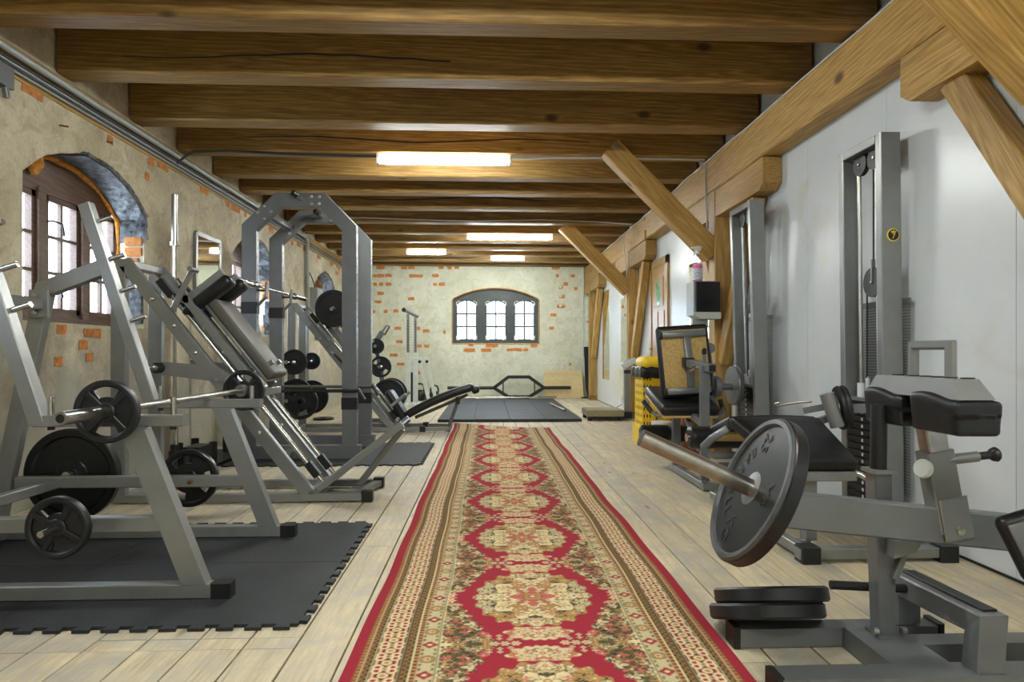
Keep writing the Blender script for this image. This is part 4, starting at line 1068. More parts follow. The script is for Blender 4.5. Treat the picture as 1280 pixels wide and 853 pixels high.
# weight horns of the sled
for Yc, s_ in ((Yn - 0.03, -1), (Yf + 0.03, 1)):
    part('horn_bracket', MB().prism([(-2.19, 0.86), (-1.72, 0.80), (-1.70, 0.86), (-1.78, 0.91), (-2.19, 0.945)], (0, Yc + 0.006, 0), (1, 0, 0), (0, 0, 1), 0.012), M['silver'], hs)
    hn = part('weight_horn', MB().cyl((-2.15, Yc, 0.90), (-2.15, Yc + s_ * 0.20, 0.90), 0.024, n=14), M['chrome'], hs)
    part('horn_cap', MB().cyl((-2.15, Yc + s_ * 0.005, 0.90), (-2.15, Yc + s_ * 0.05, 0.90), 0.036, n=14), M['cap'], hn)
# foot plate and its prop
f0, f1 = Vector((-1.18, 0, 0.045)), Vector((-0.575, 0, 0.515))
fd = (f1 - f0).normalized(); fn = Vector((fd.z, 0, -fd.x)) * -1
part('foot_plate', MB().bar((f0.x, YM, f0.z), (f1.x, YM, f1.z), 0.40, 0.012, up=(fn.x, 0, fn.z), c=0.002), M['silver'], hs)
part('foot_plate_tube', MB().bar((f0.x - .0, YM - 0.19, f0.z), (f1.x, YM - 0.19, f1.z), 0.035, 0.05, up=(fn.x, 0, fn.z)), M['silver'], hs)
part('foot_plate_tube', MB().bar((f0.x, YM + 0.19, f0.z), (f1.x, YM + 0.19, f1.z), 0.035, 0.05, up=(fn.x, 0, fn.z)), M['silver'], hs)
part('prop', MB().bar((-0.60, YM, 0.46), (-0.90, YM, 0.07), 0.05, 0.045), M['silver'], hs)
part('base_beam', MB().bar((-0.92, Yn + .02, 0.036), (-0.80, Yf - .02, 0.036), 0.05, 0.045), M['silver'], hs)
plate('solid', 0.30, 0.04, (-1.76, Yn - 0.125, 0.62), (0, -1, 0), 'plain black plate on the hack squat horn behind the barbell end', mat='ironb') if False else None

# ================================================================ squat rack
sr = thing('squat_rack', (-1.74, 6.42, 0.014), 'tall grey squat rack with chamfered arches on dark matting', 'squat rack')
for Yc in (6.05, 6.80):
    pth = [(-2.205, Yc, 0.12), (-2.205, Yc, 2.16), (-1.935, Yc, 2.42), (-1.535, Yc, 2.42), (-1.285, Yc, 2.16), (-1.285, Yc, 0.12)]
    part('arch', MB().pathbar(pth, 0.075, 0.135, (0, 1, 0), 0.006), M['grey'], sr)
    part('base_beam', MB().box(-2.335, -1.18, Yc - 0.045, Yc + 0.045, 0.014, 0.135, 0.006), M['grey'], sr)
    part('rubber_sleeve', MB().box(-1.357, -1.213, Yc - 0.043, Yc + 0.043, 0.47, 0.58, 0.004), M['cap'], sr)
    part('rubber_sleeve', MB().box(-2.277, -2.133, Yc - 0.043, Yc + 0.043, 1.36, 1.47, 0.004), M['cap'], sr)
    for (x, z) in ((-2.06, 2.36), (-2.00, 2.31), (-2.12, 2.30), (-2.06, 2.245), (-1.63, 2.45), (-1.56, 2.45), (-1.63, 2.385), (-1.56, 2.385)):
        part('bolt', MB().lathe([(0.016, 0), (0.014, 0.008), (0, 0.011)], (x, Yc - 0.037, z), (0, -1, 0), 10), M['bolt'], sr)
    kn = part('pull_up_knob', MB().cyl((-1.73, Yc - 0.035, 2.42), (-1.73, Yc - 0.10, 2.43), 0.018, n=12), M['bolt'], sr)
    part('knob_cap', MB().cyl((-1.75, Yc - 0.075, 2.445), (-1.78, Yc - 0.12, 2.465), 0.026, n=12), M['cap'], kn)
    holes = MB()
    for k in range(22):
        for x in (-2.1365, -1.2165):
            holes.lathe([(0.0, 0), (0.011, 0)], (x, Yc, 0.45 + k * 0.08), (1, 0, 0), 8)
    part('pin_holes', holes, M['cap'], sr, kind='stuff')
    # J hooks carrying the barbell, on the inner side of the arch
    part('bar_hook', MB().pathbar([(-2.135, Yc - 0.0, 1.44), (-2.06, Yc, 1.52), (-2.05, Yc, 1.66)], 0.06, 0.014, (0, 1, 0), 0.003), M['grey'], sr)
    part('hook_pad', MB().box(-2.137, -2.052, Yc - 0.028, Yc + 0.028, 1.572, 1.588, 0.004), M['cap'], sr)
    part('safety_bar', MB().cyl((-2.30, Yc - 0.06, 0.645), (-1.20, Yc - 0.06, 0.645), 0.016, n=12), M['cap'] if Yc < 6.4 else M['browngrey'], sr)
    part('safety_grip', MB().cyl((-1.20, Yc - 0.06, 0.66), (-1.13, Yc - 0.10, 0.56), 0.019, n=12), M['cap'], sr)
part('top_tie', MB().bar((-2.07, 6.05, 2.31), (-2.07, 6.80, 2.31), 0.06, 0.06), M['grey'], sr)
part('base_tie', MB().bar((-2.29, 6.09, 0.075), (-2.29, 6.76, 0.075), 0.06, 0.06), M['grey'], sr)
tb = part('base_socket', MB().lathe([(0.036, 0), (0.036, 0.10), (0.026, 0.10), (0.026, 0.02), (0, 0.02)], (-1.83, 6.01, 0.07), (0, -1, 0), 14), M['bolt'], sr)
barbell((-2.10, 5.45, 1.613), (-2.10, 7.45, 1.613), 0.014, 0.40, 0.025, 'chrome barbell resting on the hooks of the tall squat rack')

# ================================================================ weight stack towers and their machines
def text_mb(s, size, o, ex, ey, depth, spacing=1.0):
    """raised lettering as real geometry, centred on o"""
    cu = bpy.data.curves.new('lettering', 'FONT'); cu.body = s; cu.size = size; cu.extrude = depth / 2; cu.align_x = 'CENTER'; cu.align_y = 'CENTER'; cu.space_character = spacing; cu.resolution_u = 2
    ob = bpy.data.objects.new('lettering', cu); COL.objects.link(ob)
    dg = bpy.context.evaluated_depsgraph_get(); me = ob.evaluated_get(dg).to_mesh()
    ex = Vector(ex).normalized(); ey = Vector(ey).normalized(); ez = ex.cross(ey); o = Vector(o)
    mb = MB().add([o + ex * v.co.x + ey * v.co.y + ez * v.co.z for v in me.vertices], [tuple(p.vertices) for p in me.polygons])
    ob.evaluated_get(dg).to_mesh_clear()
    bpy.data.objects.remove(ob); bpy.data.curves.remove(cu)
    return mb

def tower(t, y0, badge, xc=2.15, tilt=0.03):
    """two uprights (near, far) with a plate stack between; leans a little towards the room"""
    ya, yb = y0, y0 + 0.37
    lean = lambda z: xc - tilt * (z - 1.0)
    for yy in (ya, yb):
        part('upright', MB().bar((lean(0.02), yy, 0.02), (lean(2.2), yy, 2.2), 0.115, 0.05, up=(0, 1, 0), c=0.005), M['silver'], t)
    part('top_beam', MB().bar((lean(2.175), ya + 0.025, 2.175), (lean(2.175), yb - 0.025, 2.175), 0.115, 0.05, c=0.004), M['silver'], t)
    part('bottom_beam', MB().bar((xc + .02, ya - 0.01, 0.05), (xc + .02, yb + 0.01, 0.05), 0.10, 0.05), M['silver'], t)
    for yy in (ya + 0.10, yb - 0.10):
        part('guide_rod', MB().cyl((lean(0.1), yy, 0.1), (lean(2.16), yy, 2.16), 0.0115, n=12), M['bolt'], t)
    for i in range(14):
        z = 0.17 + i * 0.0405
        p = part('stack_plate', MB().bar((lean(z), ya + 0.035, z), (lean(z), yb - 0.035, z), 0.10, 0.037, c=0.004), M['ironb'], t)
        part('stack_mark', MB().box(lean(z) - 0.0525, lean(z) - 0.049, (ya + yb) / 2 + .0 - 0.008, (ya + yb) / 2 + 0.008, z - 0.009, z + 0.009, 0.001), M['white'], p)
    zt = 0.17 + 14 * 0.0405
    part('top_plate', MB().bar((lean(zt), ya + 0.03, zt - 0.008), (lean(zt), yb - 0.03, zt - 0.008), 0.105, 0.022, c=0.003), M['silver'], t, 'silver top plate')
    for yy in (ya + 0.10, yb - 0.10):
        part('bushing', MB().cyl((lean(zt), yy, zt), (lean(zt), yy, zt + 0.085), 0.024, n=14), M['white'], t)
    part('selector_pin', MB().sweep([(lean(.68) - 0.045, (ya + yb) / 2 + 0.04, 0.66), (lean(.68) - 0.09, (ya + yb) / 2 + 0.04, 0.66), (lean(.68) - 0.10, (ya + yb) / 2 + 0.06, 0.67), (lean(.68) - 0.10, (ya + yb) / 2 + 0.09, 0.66), (lean(.68) - 0.09, (ya + yb) / 2 + 0.06, 0.645)], 0.006, 6), M['rust'], t)
    ym = (ya + yb) / 2
    cb = part('cable', MB().cyl((lean(1.4), ym + 0.02, zt + 0.07), (lean(1.4), ym + 0.02, 1.34), 0.0045, n=6), M['cap'], t)
    part('cable_link', MB().lathe([(0.004, 0), (0.013, 0.01), (0.013, 0.06), (0.004, 0.075)], (lean(1), ym + 0.02, zt + 0.05), (0, 0, 1), 8), M['whitemetal'], t)
    def pulley(y, z, r, ax=(1, 0, 0), x=None):
        p = part('pulley', MB().lathe([(0.008, -0.014), (r, -0.014), (r, -0.008), (r * .88, 0), (r, 0.008), (r, 0.014), (0.008, 0.014)], (lean(z) if x is None else x, y, z), ax, 28), M['cap'], t)
        part('pulley_bolt', MB().cyl(Vector((lean(z) if x is None else x, y, z)) - Vector(ax) * 0.022, Vector((lean(z) if x is None else x, y, z)) + Vector(ax) * 0.022, 0.008, n=8), M['bolt'], p)
    pulley(ym + 0.06, 2.10, 0.065); pulley(ym - 0.08, 2.10, 0.065); pulley(ym - 0.05, 1.40, 0.085)
    part('pulley_hanger', MB().bar((lean(1.5), ym - 0.05, 1.40), (lean(1.5), ym - 0.05, 1.53), 0.04, 0.012), M['silver'], t)
    part('cable', MB().cyl((lean(1.8), ym - 0.05, 1.53), (lean(1.8), ym - 0.05, 2.1), 0.0045, n=6), M['cap'], t)
    # perforated guard behind the stack
    g = MB(); gx = xc + 0.075; a0, a1, z0, z1 = ya - 0.06, yb + 0.05, 0.22, 1.28
    nyc, nzc = 34, 64; cy, cz = (a1 - a0) / nyc, (z1 - z0) / nzc; k = 0.30
    for i in range(nyc):
        for j in range(nzc):
            A = [(gx, a0 + i * cy, z0 + j * cz), (gx, a0 + (i + 1) * cy, z0 + j * cz), (gx, a0 + (i + 1) * cy, z0 + (j + 1) * cz), (gx, a0 + i * cy, z0 + (j + 1) * cz)]
            c_ = (a0 + (i + .5) * cy, z0 + (j + .5) * cz)
            Bq = [(gx, c_[0], c_[1] - cz * k * 1.25), (gx, c_[0] + cy * k * 1.25, c_[1]), (gx, c_[0], c_[1] + cz * k * 1.25), (gx, c_[0] - cy * k * 1.25, c_[1])]
            g.add(A + Bq, [(0, 1, 5, 4), (1, 2, 6, 5), (2, 3, 7, 6), (3, 0, 4, 7)])
    part('perforated_guard', g, M['silver'], t, kind='stuff')
    part('guard_rim', MB().bar((gx, a0, z1), (gx, a1, z1), 0.006, 0.035, c=0.001), M['silver'], t)
    if badge:
        bz = 1.64; bx_, by_ = lean(bz) + 0.008, ya - 0.0255
        bd = part('badge', MB().lathe([(0.0, 0.003), (0.034, 0.003), (0.036, 0)], (bx_, by_, bz), (0, -1, 0), 28), M['badge_y'], t, 'round black and yellow badge reading 7 under a crown')
        part('badge_disc', MB().lathe([(0.0, 0.0042), (0.0295, 0.0042), (0.0295, 0.002)], (bx_, by_, bz), (0, -1, 0), 28), M['cap'], bd)
        part('badge_number', text_mb('7', 0.042, (bx_, by_ - 0.0050, bz - 0.008), (1, 0, 0), (0, 0, 1), 0.001), M['badge_y'], bd)
        cr = [(-0.012, 0), (0.012, 0), (0.016, 0.013), (0.007, 0.006), (0, 0.015), (-0.007, 0.006), (-0.016, 0.013)]
        part('badge_crown', MB().prism(cr, (bx_, by_ - 0.0046, bz + 0.011), (1, 0, 0), (0, 0, 1), 0.001), M['badge_y'], bd)
    return lean

# ---- leg curl bench (nearer tower)
lc = thing('leg_curl_machine', (1.9, 3.4, 0), 'grey prone leg curl bench with the nearer weight stack tower wearing a badge', 'exercise machine')
tower(lc, 3.42, True, 2.203, 0.0115)
part('base_rail', MB().bar((1.48, 3.0, 0.043), (2.25, 3.0, 0.043), 0.06, 0.05), M['silver'], lc)
for x in (1.53, 2.20): part('end_cap', MB().box(x - 0.045, x + 0.045, 2.955, 3.045, 0.0, 0.078, 0.006), M['cap'], lc)
part('base_rail', MB().bar((1.52, 3.03, 0.045), (1.52, 4.25, 0.045), 0.05, 0.05), M['silver'], lc)
part('base_rail', MB().bar((2.17, 3.03, 0.045), (2.17, 3.86, 0.045), 0.06, 0.05), M['silver'], lc)
part('base_rail', MB().bar((1.545, 3.79, 0.045), (2.1, 3.79, 0.045), 0.05, 0.05), M['silver'], lc)
part('bench_post', MB().bar((1.60, 3.13, 0.07), (1.60, 3.13, 0.45), 0.06, 0.06), M['silver'], lc)
part('bench_post', MB().bar((1.60, 3.13, 0.045), (1.545, 3.13, 0.045), 0.05, 0.05), M['silver'], lc)
part('bench_post', MB().bar((1.60, 3.95, 0.07), (1.60, 3.95, 0.50), 0.06, 0.06), M['silver'], lc)
# pads: head side slopes down to the viewer, hip side falls away
def wedge_pad(A, B, wa, wb, th, name, par):
    """cushion between ridge A (width wa) and end B (width wb), centred along x"""
    A = Vector(A); B = Vector(B); L = (B - A).length; d = (B - A) / L; n_ = X.cross(d).normalized()
    if n_.z < 0: n_ = -n_
    def fn(p):
        f = (p.y / L) + 0.5; w = wa + (wb - wa) * f
        return Vector((p.x * w, p.y, p.z + 0.01 * (1 - min(1, (2 * p.x) ** 2)) * (p.z > 0)))
    mb = MB(); R = Matrix((X, d, n_)).transposed()
    mb.rbox((A + B) / 2, (1.0, L, th), 0.022, R, 3, fn)
    return part(name, mb, M['leather'], par)
wedge_pad((1.59, 3.50, 0.615), (1.63, 3.06, 0.44), 0.50, 0.365, 0.065, 'bench_pad', lc)
wedge_pad((1.59, 3.50, 0.615), (1.58, 4.02, 0.47), 0.50, 0.42, 0.065, 'bench_pad', lc)
part('pad_board', MB().bar((1.58, 3.56, 0.545), (1.58, 4.0, 0.425), 0.42, 0.016, c=0.002), M['osb'], lc)
part('pad_frame', MB().bar((1.60, 3.08, 0.402), (1.60, 3.50, 0.545), 0.05, 0.05), M['silver'], lc)
part('pad_frame', MB().bar((1.47, 3.075, 0.395), (1.80, 3.075, 0.395), 0.05, 0.045), M['silver'], lc)
part('pad_frame', MB().bar((1.60, 3.52, 0.545), (1.60, 4.05, 0.42), 0.05, 0.05), M['silver'], lc)
rl = part('ankle_roller', MB().lathe([(0.0, 0), (0.05, 0), (0.068, 0.015), (0.07, 0.03), (0.07, 0.36), (0.05, 0.38), (0, 0.38)], (1.235, 3.90, 0.475), (1, 0.06, 0), 24), M['leather'], lc)
part('roller_cap', MB().cyl((1.225, 3.90, 0.475), (1.24, 3.90, 0.475), 0.026, n=14), M['chrome'], rl)
part('lever_tube', MB().sweep([(1.27, 3.72, 0.445), (1.30, 3.66, 0.50), (1.36, 3.56, 0.575), (1.40, 3.56, 0.585), (1.47, 3.68, 0.545), (1.55, 3.80, 0.50)], 0.023, 10), M['grey'], lc)
part('lever_tube', MB().bar((1.30, 3.70, 0.40), (1.62, 3.72, 0.40), 0.04, 0.035), M['grey'], lc)
gp_ = part('hand_grip', MB().sweep([(1.47, 3.14, 0.40), (1.40, 3.13, 0.385), (1.355, 3.11, 0.33)], 0.016, 10), M['chrome'], lc)
part('grip_sleeve', MB().cyl((1.37, 3.115, 0.35), (1.325, 3.09, 0.235), 0.023, n=12), M['cap'], gp_)
gp_ = part('hand_grip', MB().sweep([(1.80, 3.12, 0.41), (1.85, 3.10, 0.395), (1.88, 3.07, 0.37)], 0.016, 10), M['chrome'], lc)
# cam with counterweight cylinder beside the pad
part('cam_cylinder', MB().cyl((1.86, 3.44, 0.775), (1.91, 3.42, 0.595), 0.038, n=20), M['silver'], lc)
cm = part('cam_disc', MB().lathe([(0.0, 0), (0.118, 0), (0.125, 0.012), (0.118, 0.024), (0.125, 0.036), (0.118, 0.048), (0, 0.048)], (1.955, 3.50, 0.69), (1, -0.25, 0.12), 30), M['cap'], lc)
part('cam_plate', MB().lathe([(0.0, 0.0), (0.075, 0.0), (0.075, 0.01), (0, 0.012)], (1.95, 3.50, 0.685), (-1, 0.25, -0.12), 20), M['silver'], cm)
part('cam_arm', MB().bar((1.79, 3.56, 0.67), (1.90, 3.50, 0.70), 0.02, 0.035), M['grey'], lc)
part('cam_strut', MB().bar((1.95, 3.47, 0.69), (2.10, 3.47, 0.69), 0.05, 0.05), M['silver'], lc)
part('cam_strut', MB().bar((1.70, 3.50, 0.57), (1.95, 3.50, 0.65), 0.03, 0.04), M['grey'], lc)
part('cable_hook', MB().sweep([(1.70, 3.62, 0.70), (1.68, 3.62, 0.715), (1.655, 3.62, 0.705), (1.66, 3.62, 0.69), (1.70, 3.62, 0.70), (1.76, 3.58, 0.715), (1.83, 3.54, 0.725)], 0.007, 6), M['bolt'], lc)

# ---- leg extension chair (farther tower)
le = thing('leg_extension_machine', (1.8, 5.1, 0), 'leg extension chair with bare chipboard backrest and the farther weight stack tower', 'exercise machine')
tower(le, 4.97, False)
part('base_rail', MB().bar((1.575, 4.55, 0.035), (1.575, 5.42, 0.035), 0.05, 0.05), M['silver'], le)
part('base_rail', MB().bar((1.55, 4.56, 0.035), (2.16, 4.56, 0.035), 0.05, 0.05), M['silver'], le)
part('base_rail', MB().bar((2.165, 4.56, 0.035), (2.165, 5.42, 0.035), 0.05, 0.05), M['silver'], le)
part('base_rail', MB().bar((1.60, 5.40, 0.035), (2.14, 5.40, 0.035), 0.05, 0.05), M['silver'], le)
part('rear_post', MB().bar((1.60, 4.66, 0.055), (1.60, 4.66, 0.90), 0.065, 0.05, up=(0, 1, 0)), M['grey'], le)
part('front_post', MB().bar((1.58, 5.30, 0.055), (1.58, 5.30, 0.60), 0.065, 0.05, up=(0, 1, 0)), M['grey'], le)
part('seat_beam', MB().bar((1.60, 4.68, 0.475), (1.58, 5.32, 0.585), 0.05, 0.05), M['grey'], le)
part('post_strut', MB().bar((1.575, 4.67, 0.28), (1.575, 5.02, 0.50), 0.04, 0.045), M['grey'], le)
st = part('adjuster_tube', MB().bar((1.63, 4.58, 0.885), (1.575, 4.96, 0.92), 0.062, 0.062, c=0.005), M['grey'], le)
part('tube_mouth', MB().bar((1.631, 4.577, 0.885), (1.63, 4.59, 0.885), 0.045, 0.045, c=0.002), M['cap'], st)
kb = part('lock_pin', MB().cyl((1.612, 4.70, 0.92), (1.612, 4.70, 0.985), 0.014, n=10), M['grey'], st)
part('pin_knob', MB().lathe([(0.008, 0), (0.017, 0.015), (0.018, 0.04), (0.008, 0.055), (0, 0.055)], (1.612, 4.70, 0.98), (0, 0, 1), 12), M['cap'], kb)
part('clamp_handle', MB().cyl((1.59, 4.78, 0.90), (1.525, 4.76, 0.865), 0.012, n=10), M['chrome'], st)
Rb = Matrix.Rotation(math.radians(-4), 3, 'Y') @ Matrix.Rotation(math.radians(-5), 3, 'X')
bk = Vector((1.575, 5.06, 0.93))
part('backrest', MB().rbox(bk, (0.42, 0.07, 0.58), 0.03, Rb, 4), M['leather'], le)
def bb(mb, cx, cz, sx, sz, dy, th): return mb.rbox(bk + Rb @ Vector((cx, dy, cz)), (sx, th, sz), 0.003, Rb, 1)
part('backrest_board', bb(MB(), 0, 0, 0.36, 0.50, -0.036, 0.012), M['osb'], le, 'bare chipboard back panel')
part('backrest_frame', bb(MB(), 0, 0.215, 0.36, 0.05, -0.055, 0.035), M['grey'], le)
part('backrest_frame', bb(MB(), 0, -0.235, 0.36, 0.05, -0.055, 0.035), M['grey'], le)
part('backrest_frame', bb(MB(), 0.02, 0.0, 0.055, 0.44, -0.050, 0.03), M['grey'], le)
for cx in (-0.185, 0.18):
    for cz in (0.215, -0.235): part('frame_cap', bb(MB(), cx, cz, 0.02, 0.055, -0.055, 0.04), M['cap'], le)
part('adjuster_sleeve', MB().box(1.535, 1.615, 4.93, 5.0, 0.885, 0.96, 0.004), M['cap'], le)
S0, S1 = Vector((1.565, 4.84, 0.545)), Vector((1.565, 5.40, 0.685)); sd = (S1 - S0).normalized(); sn = X.cross(sd)
part('seat', MB().rbox((S0 + S1) / 2, (0.46, 0.56, 0.085), 0.035, Matrix((X, sd, sn)).transposed(), 4), M['leather'], le)
part('seat_board', MB().rbox((S0 + S1) / 2 - sn * 0.05, (0.44, 0.54, 0.018), 0.002, Matrix((X, sd, sn)).transposed(), 1), M['osb'], le)
part('handle_bar', MB().sweep([(1.245, 5.02, 0.60), (1.27, 4.98, 0.555), (1.31, 4.92, 0.515), (1.35, 4.90, 0.505), (1.80, 4.88, 0.505), (1.83, 4.90, 0.515), (1.845, 4.95, 0.57), (1.84, 4.98, 0.61)], 0.0125, 10), M['grey'], le)
for a, b in (((1.238, 5.03, 0.612), (1.285, 4.955, 0.535)), ((1.838, 4.985, 0.625), (1.846, 4.945, 0.55))): part('hand_grip', MB().cyl(a, b, 0.018, n=12), M['cap'], le)
part('side_plate', MB().prism([(5.32, 0.66), (5.48, 0.72), (5.46, 0.56), (5.38, 0.52)], (1.36, 0, 0), (0, 1, 0), (0, 0, 1), 0.008), M['grey'], le)
for a, b, in ((1.335, 1.60), (1.66, 1.85)):
    part('shin_roller', MB().lathe([(0.0, 0), (0.05, 0), (0.074, 0.012), (0.078, 0.03), (0.078, b - a - .03), (0.06, b - a), (0, b - a)], (a, 5.55, 0.29), (1, 0, 0), 24), M['leather'], le)
part('roller_axle', MB().cyl((1.33, 5.55, 0.29), (1.88, 5.55, 0.29), 0.014, n=10), M['chrome'], le)
part('swing_arm', MB().bar((1.63, 5.55, 0.29), (1.63, 5.42, 0.60), 0.045, 0.045), M['grey'], le)
la = part('cam_lever', MB().bar((1.92, 5.28, 0.30), (1.785, 5.13, 1.02), 0.045, 0.05, up=(0, 1, 0)), M['grey'], le)
part('lever_end', MB().cyl((1.785, 5.06, 1.035), (1.785, 5.19, 1.035), 0.042, n=20), M['grey'], la)
part('cam_disc', MB().lathe([(0.0, 0), (0.09, 0), (0.09, 0.03), (0.08, 0.035), (0.08, 0.05), (0, 0.05)], (1.86, 5.20, 0.72), (1, 0, 0), 24), M['grey'], le)
part('cam_axle', MB().cyl((1.75, 5.20, 0.72), (2.08, 5.20, 0.72), 0.028, n=16), M['grey'], le)
part('drive_disc', MB().lathe([(0.0, 0), (0.16, 0), (0.165, 0.012), (0.15, 0.02), (0.165, 0.03), (0.16, 0.04), (0, 0.04)], (2.015, 5.205, 0.73), (1, 0, 0), 30), M['grey'], le)
part('cam_bracket', MB().bar((1.70, 5.15, 0.70), (1.78, 5.15, 0.73), 0.05, 0.06), M['grey'], le)
part('seat_strut', MB().bar((1.62, 5.20, 0.60), (1.76, 5.20, 0.71), 0.05, 0.045), M['grey'], le)

# ================================================================ seated calf raise in the foreground
cr = thing('calf_raise_machine', (1.3, 1.95, 0), 'grey seated calf raise machine with black knee pads on a tilting lever', 'exercise machine')
tz = 0.036
part('base_rail', MB().box(0.845, 1.545, 2.125, 2.195, 0.004, 0.066, 0.005), M['grey'], cr)
part('base_rail', MB().box(0.835, 1.75, 1.78, 1.865, 0.004, 0.072, 0.005), M['grey'], cr)
part('base_spine', MB().box(1.205, 1.385, 1.865, 2.125, 0.004, 0.0715, 0.005), M['grey'], cr)
part('base_rail', MB().box(1.385, 2.05, 1.985, 2.06, 0.004, 0.07, 0.005), M['grey'], cr)
for x, y in ((0.842, 2.1625), (1.548, 2.1625), (0.832, 1.8225)): part('end_cap', MB().box(x - 0.012, x + 0.012, y - 0.041, y + 0.041, 0.002, 0.074, 0.004), M['cap'], cr)
part('post', MB().bar((1.305, 2.06, 0.07), (1.25, 2.00, 0.622), 0.058, 0.058, up=(1, 0, 0)), M['grey'], cr)
part('post_foot', MB().box(1.265, 1.345, 2.02, 2.10, 0.07, 0.082, 0.002), M['grey'], cr)
for x in (1.258, 1.352): part('bolt', MB().cyl((x - 0.008, 2.03, 0.095), (x + 0.008, 2.03, 0.095), 0.013, n=8), M['bolt'], cr)
part('lever_rest', MB().prism([(1.27, 0.355), (1.34, 0.375), (1.353, 0.395), (1.353, 0.41), (1.27, 0.41), ], (0, 2.05, 0), (1, 0, 0), (0, 0, 1), 0.10), M['grey'], cr)
part('lever_rest', MB().bar((1.30, 2.01, 0.28), (1.335, 2.00, 0.385), 0.05, 0.02, up=(1, 0, 0)), M['grey'], cr)
part('post_flange', MB().box(1.212, 1.288, 1.96, 2.035, 0.618, 0.63, 0.002), M['silver'], cr)
part('stop_handle', MB().cyl((1.247, 1.995, 0.63), (1.243, 1.985, 0.835), 0.0245, n=18), M['cap'], cr)
# lever arm
A0, A1 = Vector((0.875, 1.915, 0.528)), Vector((1.75, 1.915, 0.43))
part('lever_arm', MB().bar(A0, A1, 0.055, 0.108, c=0.005), M['grey'], cr)
sdv = Vector((-0.90, 0.05, 0.415)).normalized()
hub = Vector((0.802, 1.885, 0.588))
part('weight_sleeve', MB().cyl(hub - sdv * 0.10, hub + sdv * 0.375, 0.0265, n=24), M['worn'], cr)
part('sleeve_mouth', MB().lathe([(0.0265, 0.376), (0.019, 0.3765), (0.019, 0.3762), (0, 0.3762)], hub, sdv, 20), M['cap'], cr)
part('sleeve_flange', MB().lathe([(0.027, -0.062), (0.075, -0.062), (0.075, -0.05), (0.027, -0.05)], hub, sdv, 24), M['bolt'], cr)
# knee pad column and pads
part('column_sleeve', MB().bar((1.418, 1.915, 0.455), (1.372, 1.915, 0.70), 0.062, 0.085, up=(1, 0, 0)), M['silver'], cr)
part('column_bracket', MB().bar((1.428, 1.880, 0.435), (1.405, 1.880, 0.56), 0.008, 0.09, up=(1, 0, 0)), M['silver'], cr)
part('bolt', MB().lathe([(0.014, 0), (0.012, 0.007), (0, 0.01)], (1.425, 1.876, 0.462), (0, -1, 0), 10), M['bolt'], cr)
part('column', MB().bar((1.38, 1.915, 0.66), (1.345, 1.915, 0.86), 0.05, 0.065, up=(1, 0, 0)), M['worn'], cr)
kb = part('lock_knob', MB().lathe([(0.0, 0), (0.026, 0.0), (0.029, 0.005), (0.029, 0.015), (0.026, 0.019), (0, 0.019)], (1.335, 1.90, 0.645), (-1, -0.3, 0.2), 20), M['whitemetal'], cr)
part('knob_bolt', MB().cyl((1.335, 1.90, 0.645), (1.37, 1.91, 0.64), 0.010, n=10), M['bolt'], kb)
pn = part('spring_pin', MB().cyl((1.40, 1.90, 0.672), (1.49, 1.89, 0.684), 0.0165, n=12), M['silver'], cr)
part('pin_knob', MB().lathe([(0.010, 0), (0.012, 0.012), (0.012, 0.035), (0.02, 0.045), (0.023, 0.055), (0.018, 0.062), (0, 0.062)], (1.488, 1.89, 0.684), (1, -0.1, 0.13), 14), M['cap'], pn)
hz = 0.872
hx0, hx1, hy0, hy1 = 1.262, 1.365, 1.665, 2.085
top = [(hx0 + 0.012, hy0 + 0.035), (hx1 - 0.02, hy0 + 0.035), (hx1 - 0.02, hy1 - 0.035), (hx0 + 0.012, hy1 - 0.035)]
bot = [(hx0, hy0), (hx1, hy0), (hx1, hy1), (hx0, hy1)]
mb = MB().add([(x, y, hz) for x, y in bot] + [(x, y, hz + 0.055) for x, y in top], [(3, 2, 1, 0), (4, 5, 6, 7), (0, 1, 5, 4), (1, 2, 6, 5), (2, 3, 7, 6), (3, 0, 4, 7)])
part('pad_housing', mb, M['silver'], cr)
def kneefn(p): return Vector((p.x * (1 + 0.05 * math.sin(p.z * 40)), p.y * (1 + 0.03 * math.sin(p.x * 30)), p.z + 0.010 * math.sin(p.y * 22 + 0.5) * (p.z > 0)))
for y0, y1 in ((1.655, 1.855), (1.895, 2.085)):
    part('knee_pad', MB().rbox((1.313, (y0 + y1) / 2, hz - 0.045), (0.125, y1 - y0, 0.105), 0.014, None, 4, kneefn), M['leather'], cr)
part('carry_handle', MB().pathbar([(1.328, 1.785, hz + 0.05), (1.328, 1.785, hz + 0.15), (1.328, 1.945, hz + 0.15), (1.328, 1.945, hz + 0.05)], 0.028, 0.028, (1, 0, 0), 0.0075), M['silver'], cr)
for y in (1.72, 1.785, 1.84, 1.89, 1.945, 2.02): part('housing_plug', MB().cyl((1.328, y, hz + 0.05), (1.328, y, hz + 0.0585), 0.0175, n=12), M['cap'], cr)
# foot bar
fx = 1.455
part('foot_bar', MB().pathbar([(fx, 1.825, 0.07), (fx + .01, 1.825, 0.205), (fx - .015, 2.165, 0.205), (fx - .015, 2.165, 0.07)], 0.085, 0.07, (1, 0, 0), 0.005), M['grey'], cr)
part('grip_strip', MB().bar((fx + 0.018, 1.82, 0.243), (fx + 0.002, 2.16, 0.243), 0.045, 0.008, c=0.002), M['cap'], cr)
part('stop_peg', MB().cyl((1.15, 2.10, 0.222), (1.42, 2.10, 0.205), 0.015, n=12), M['cap'], cr)
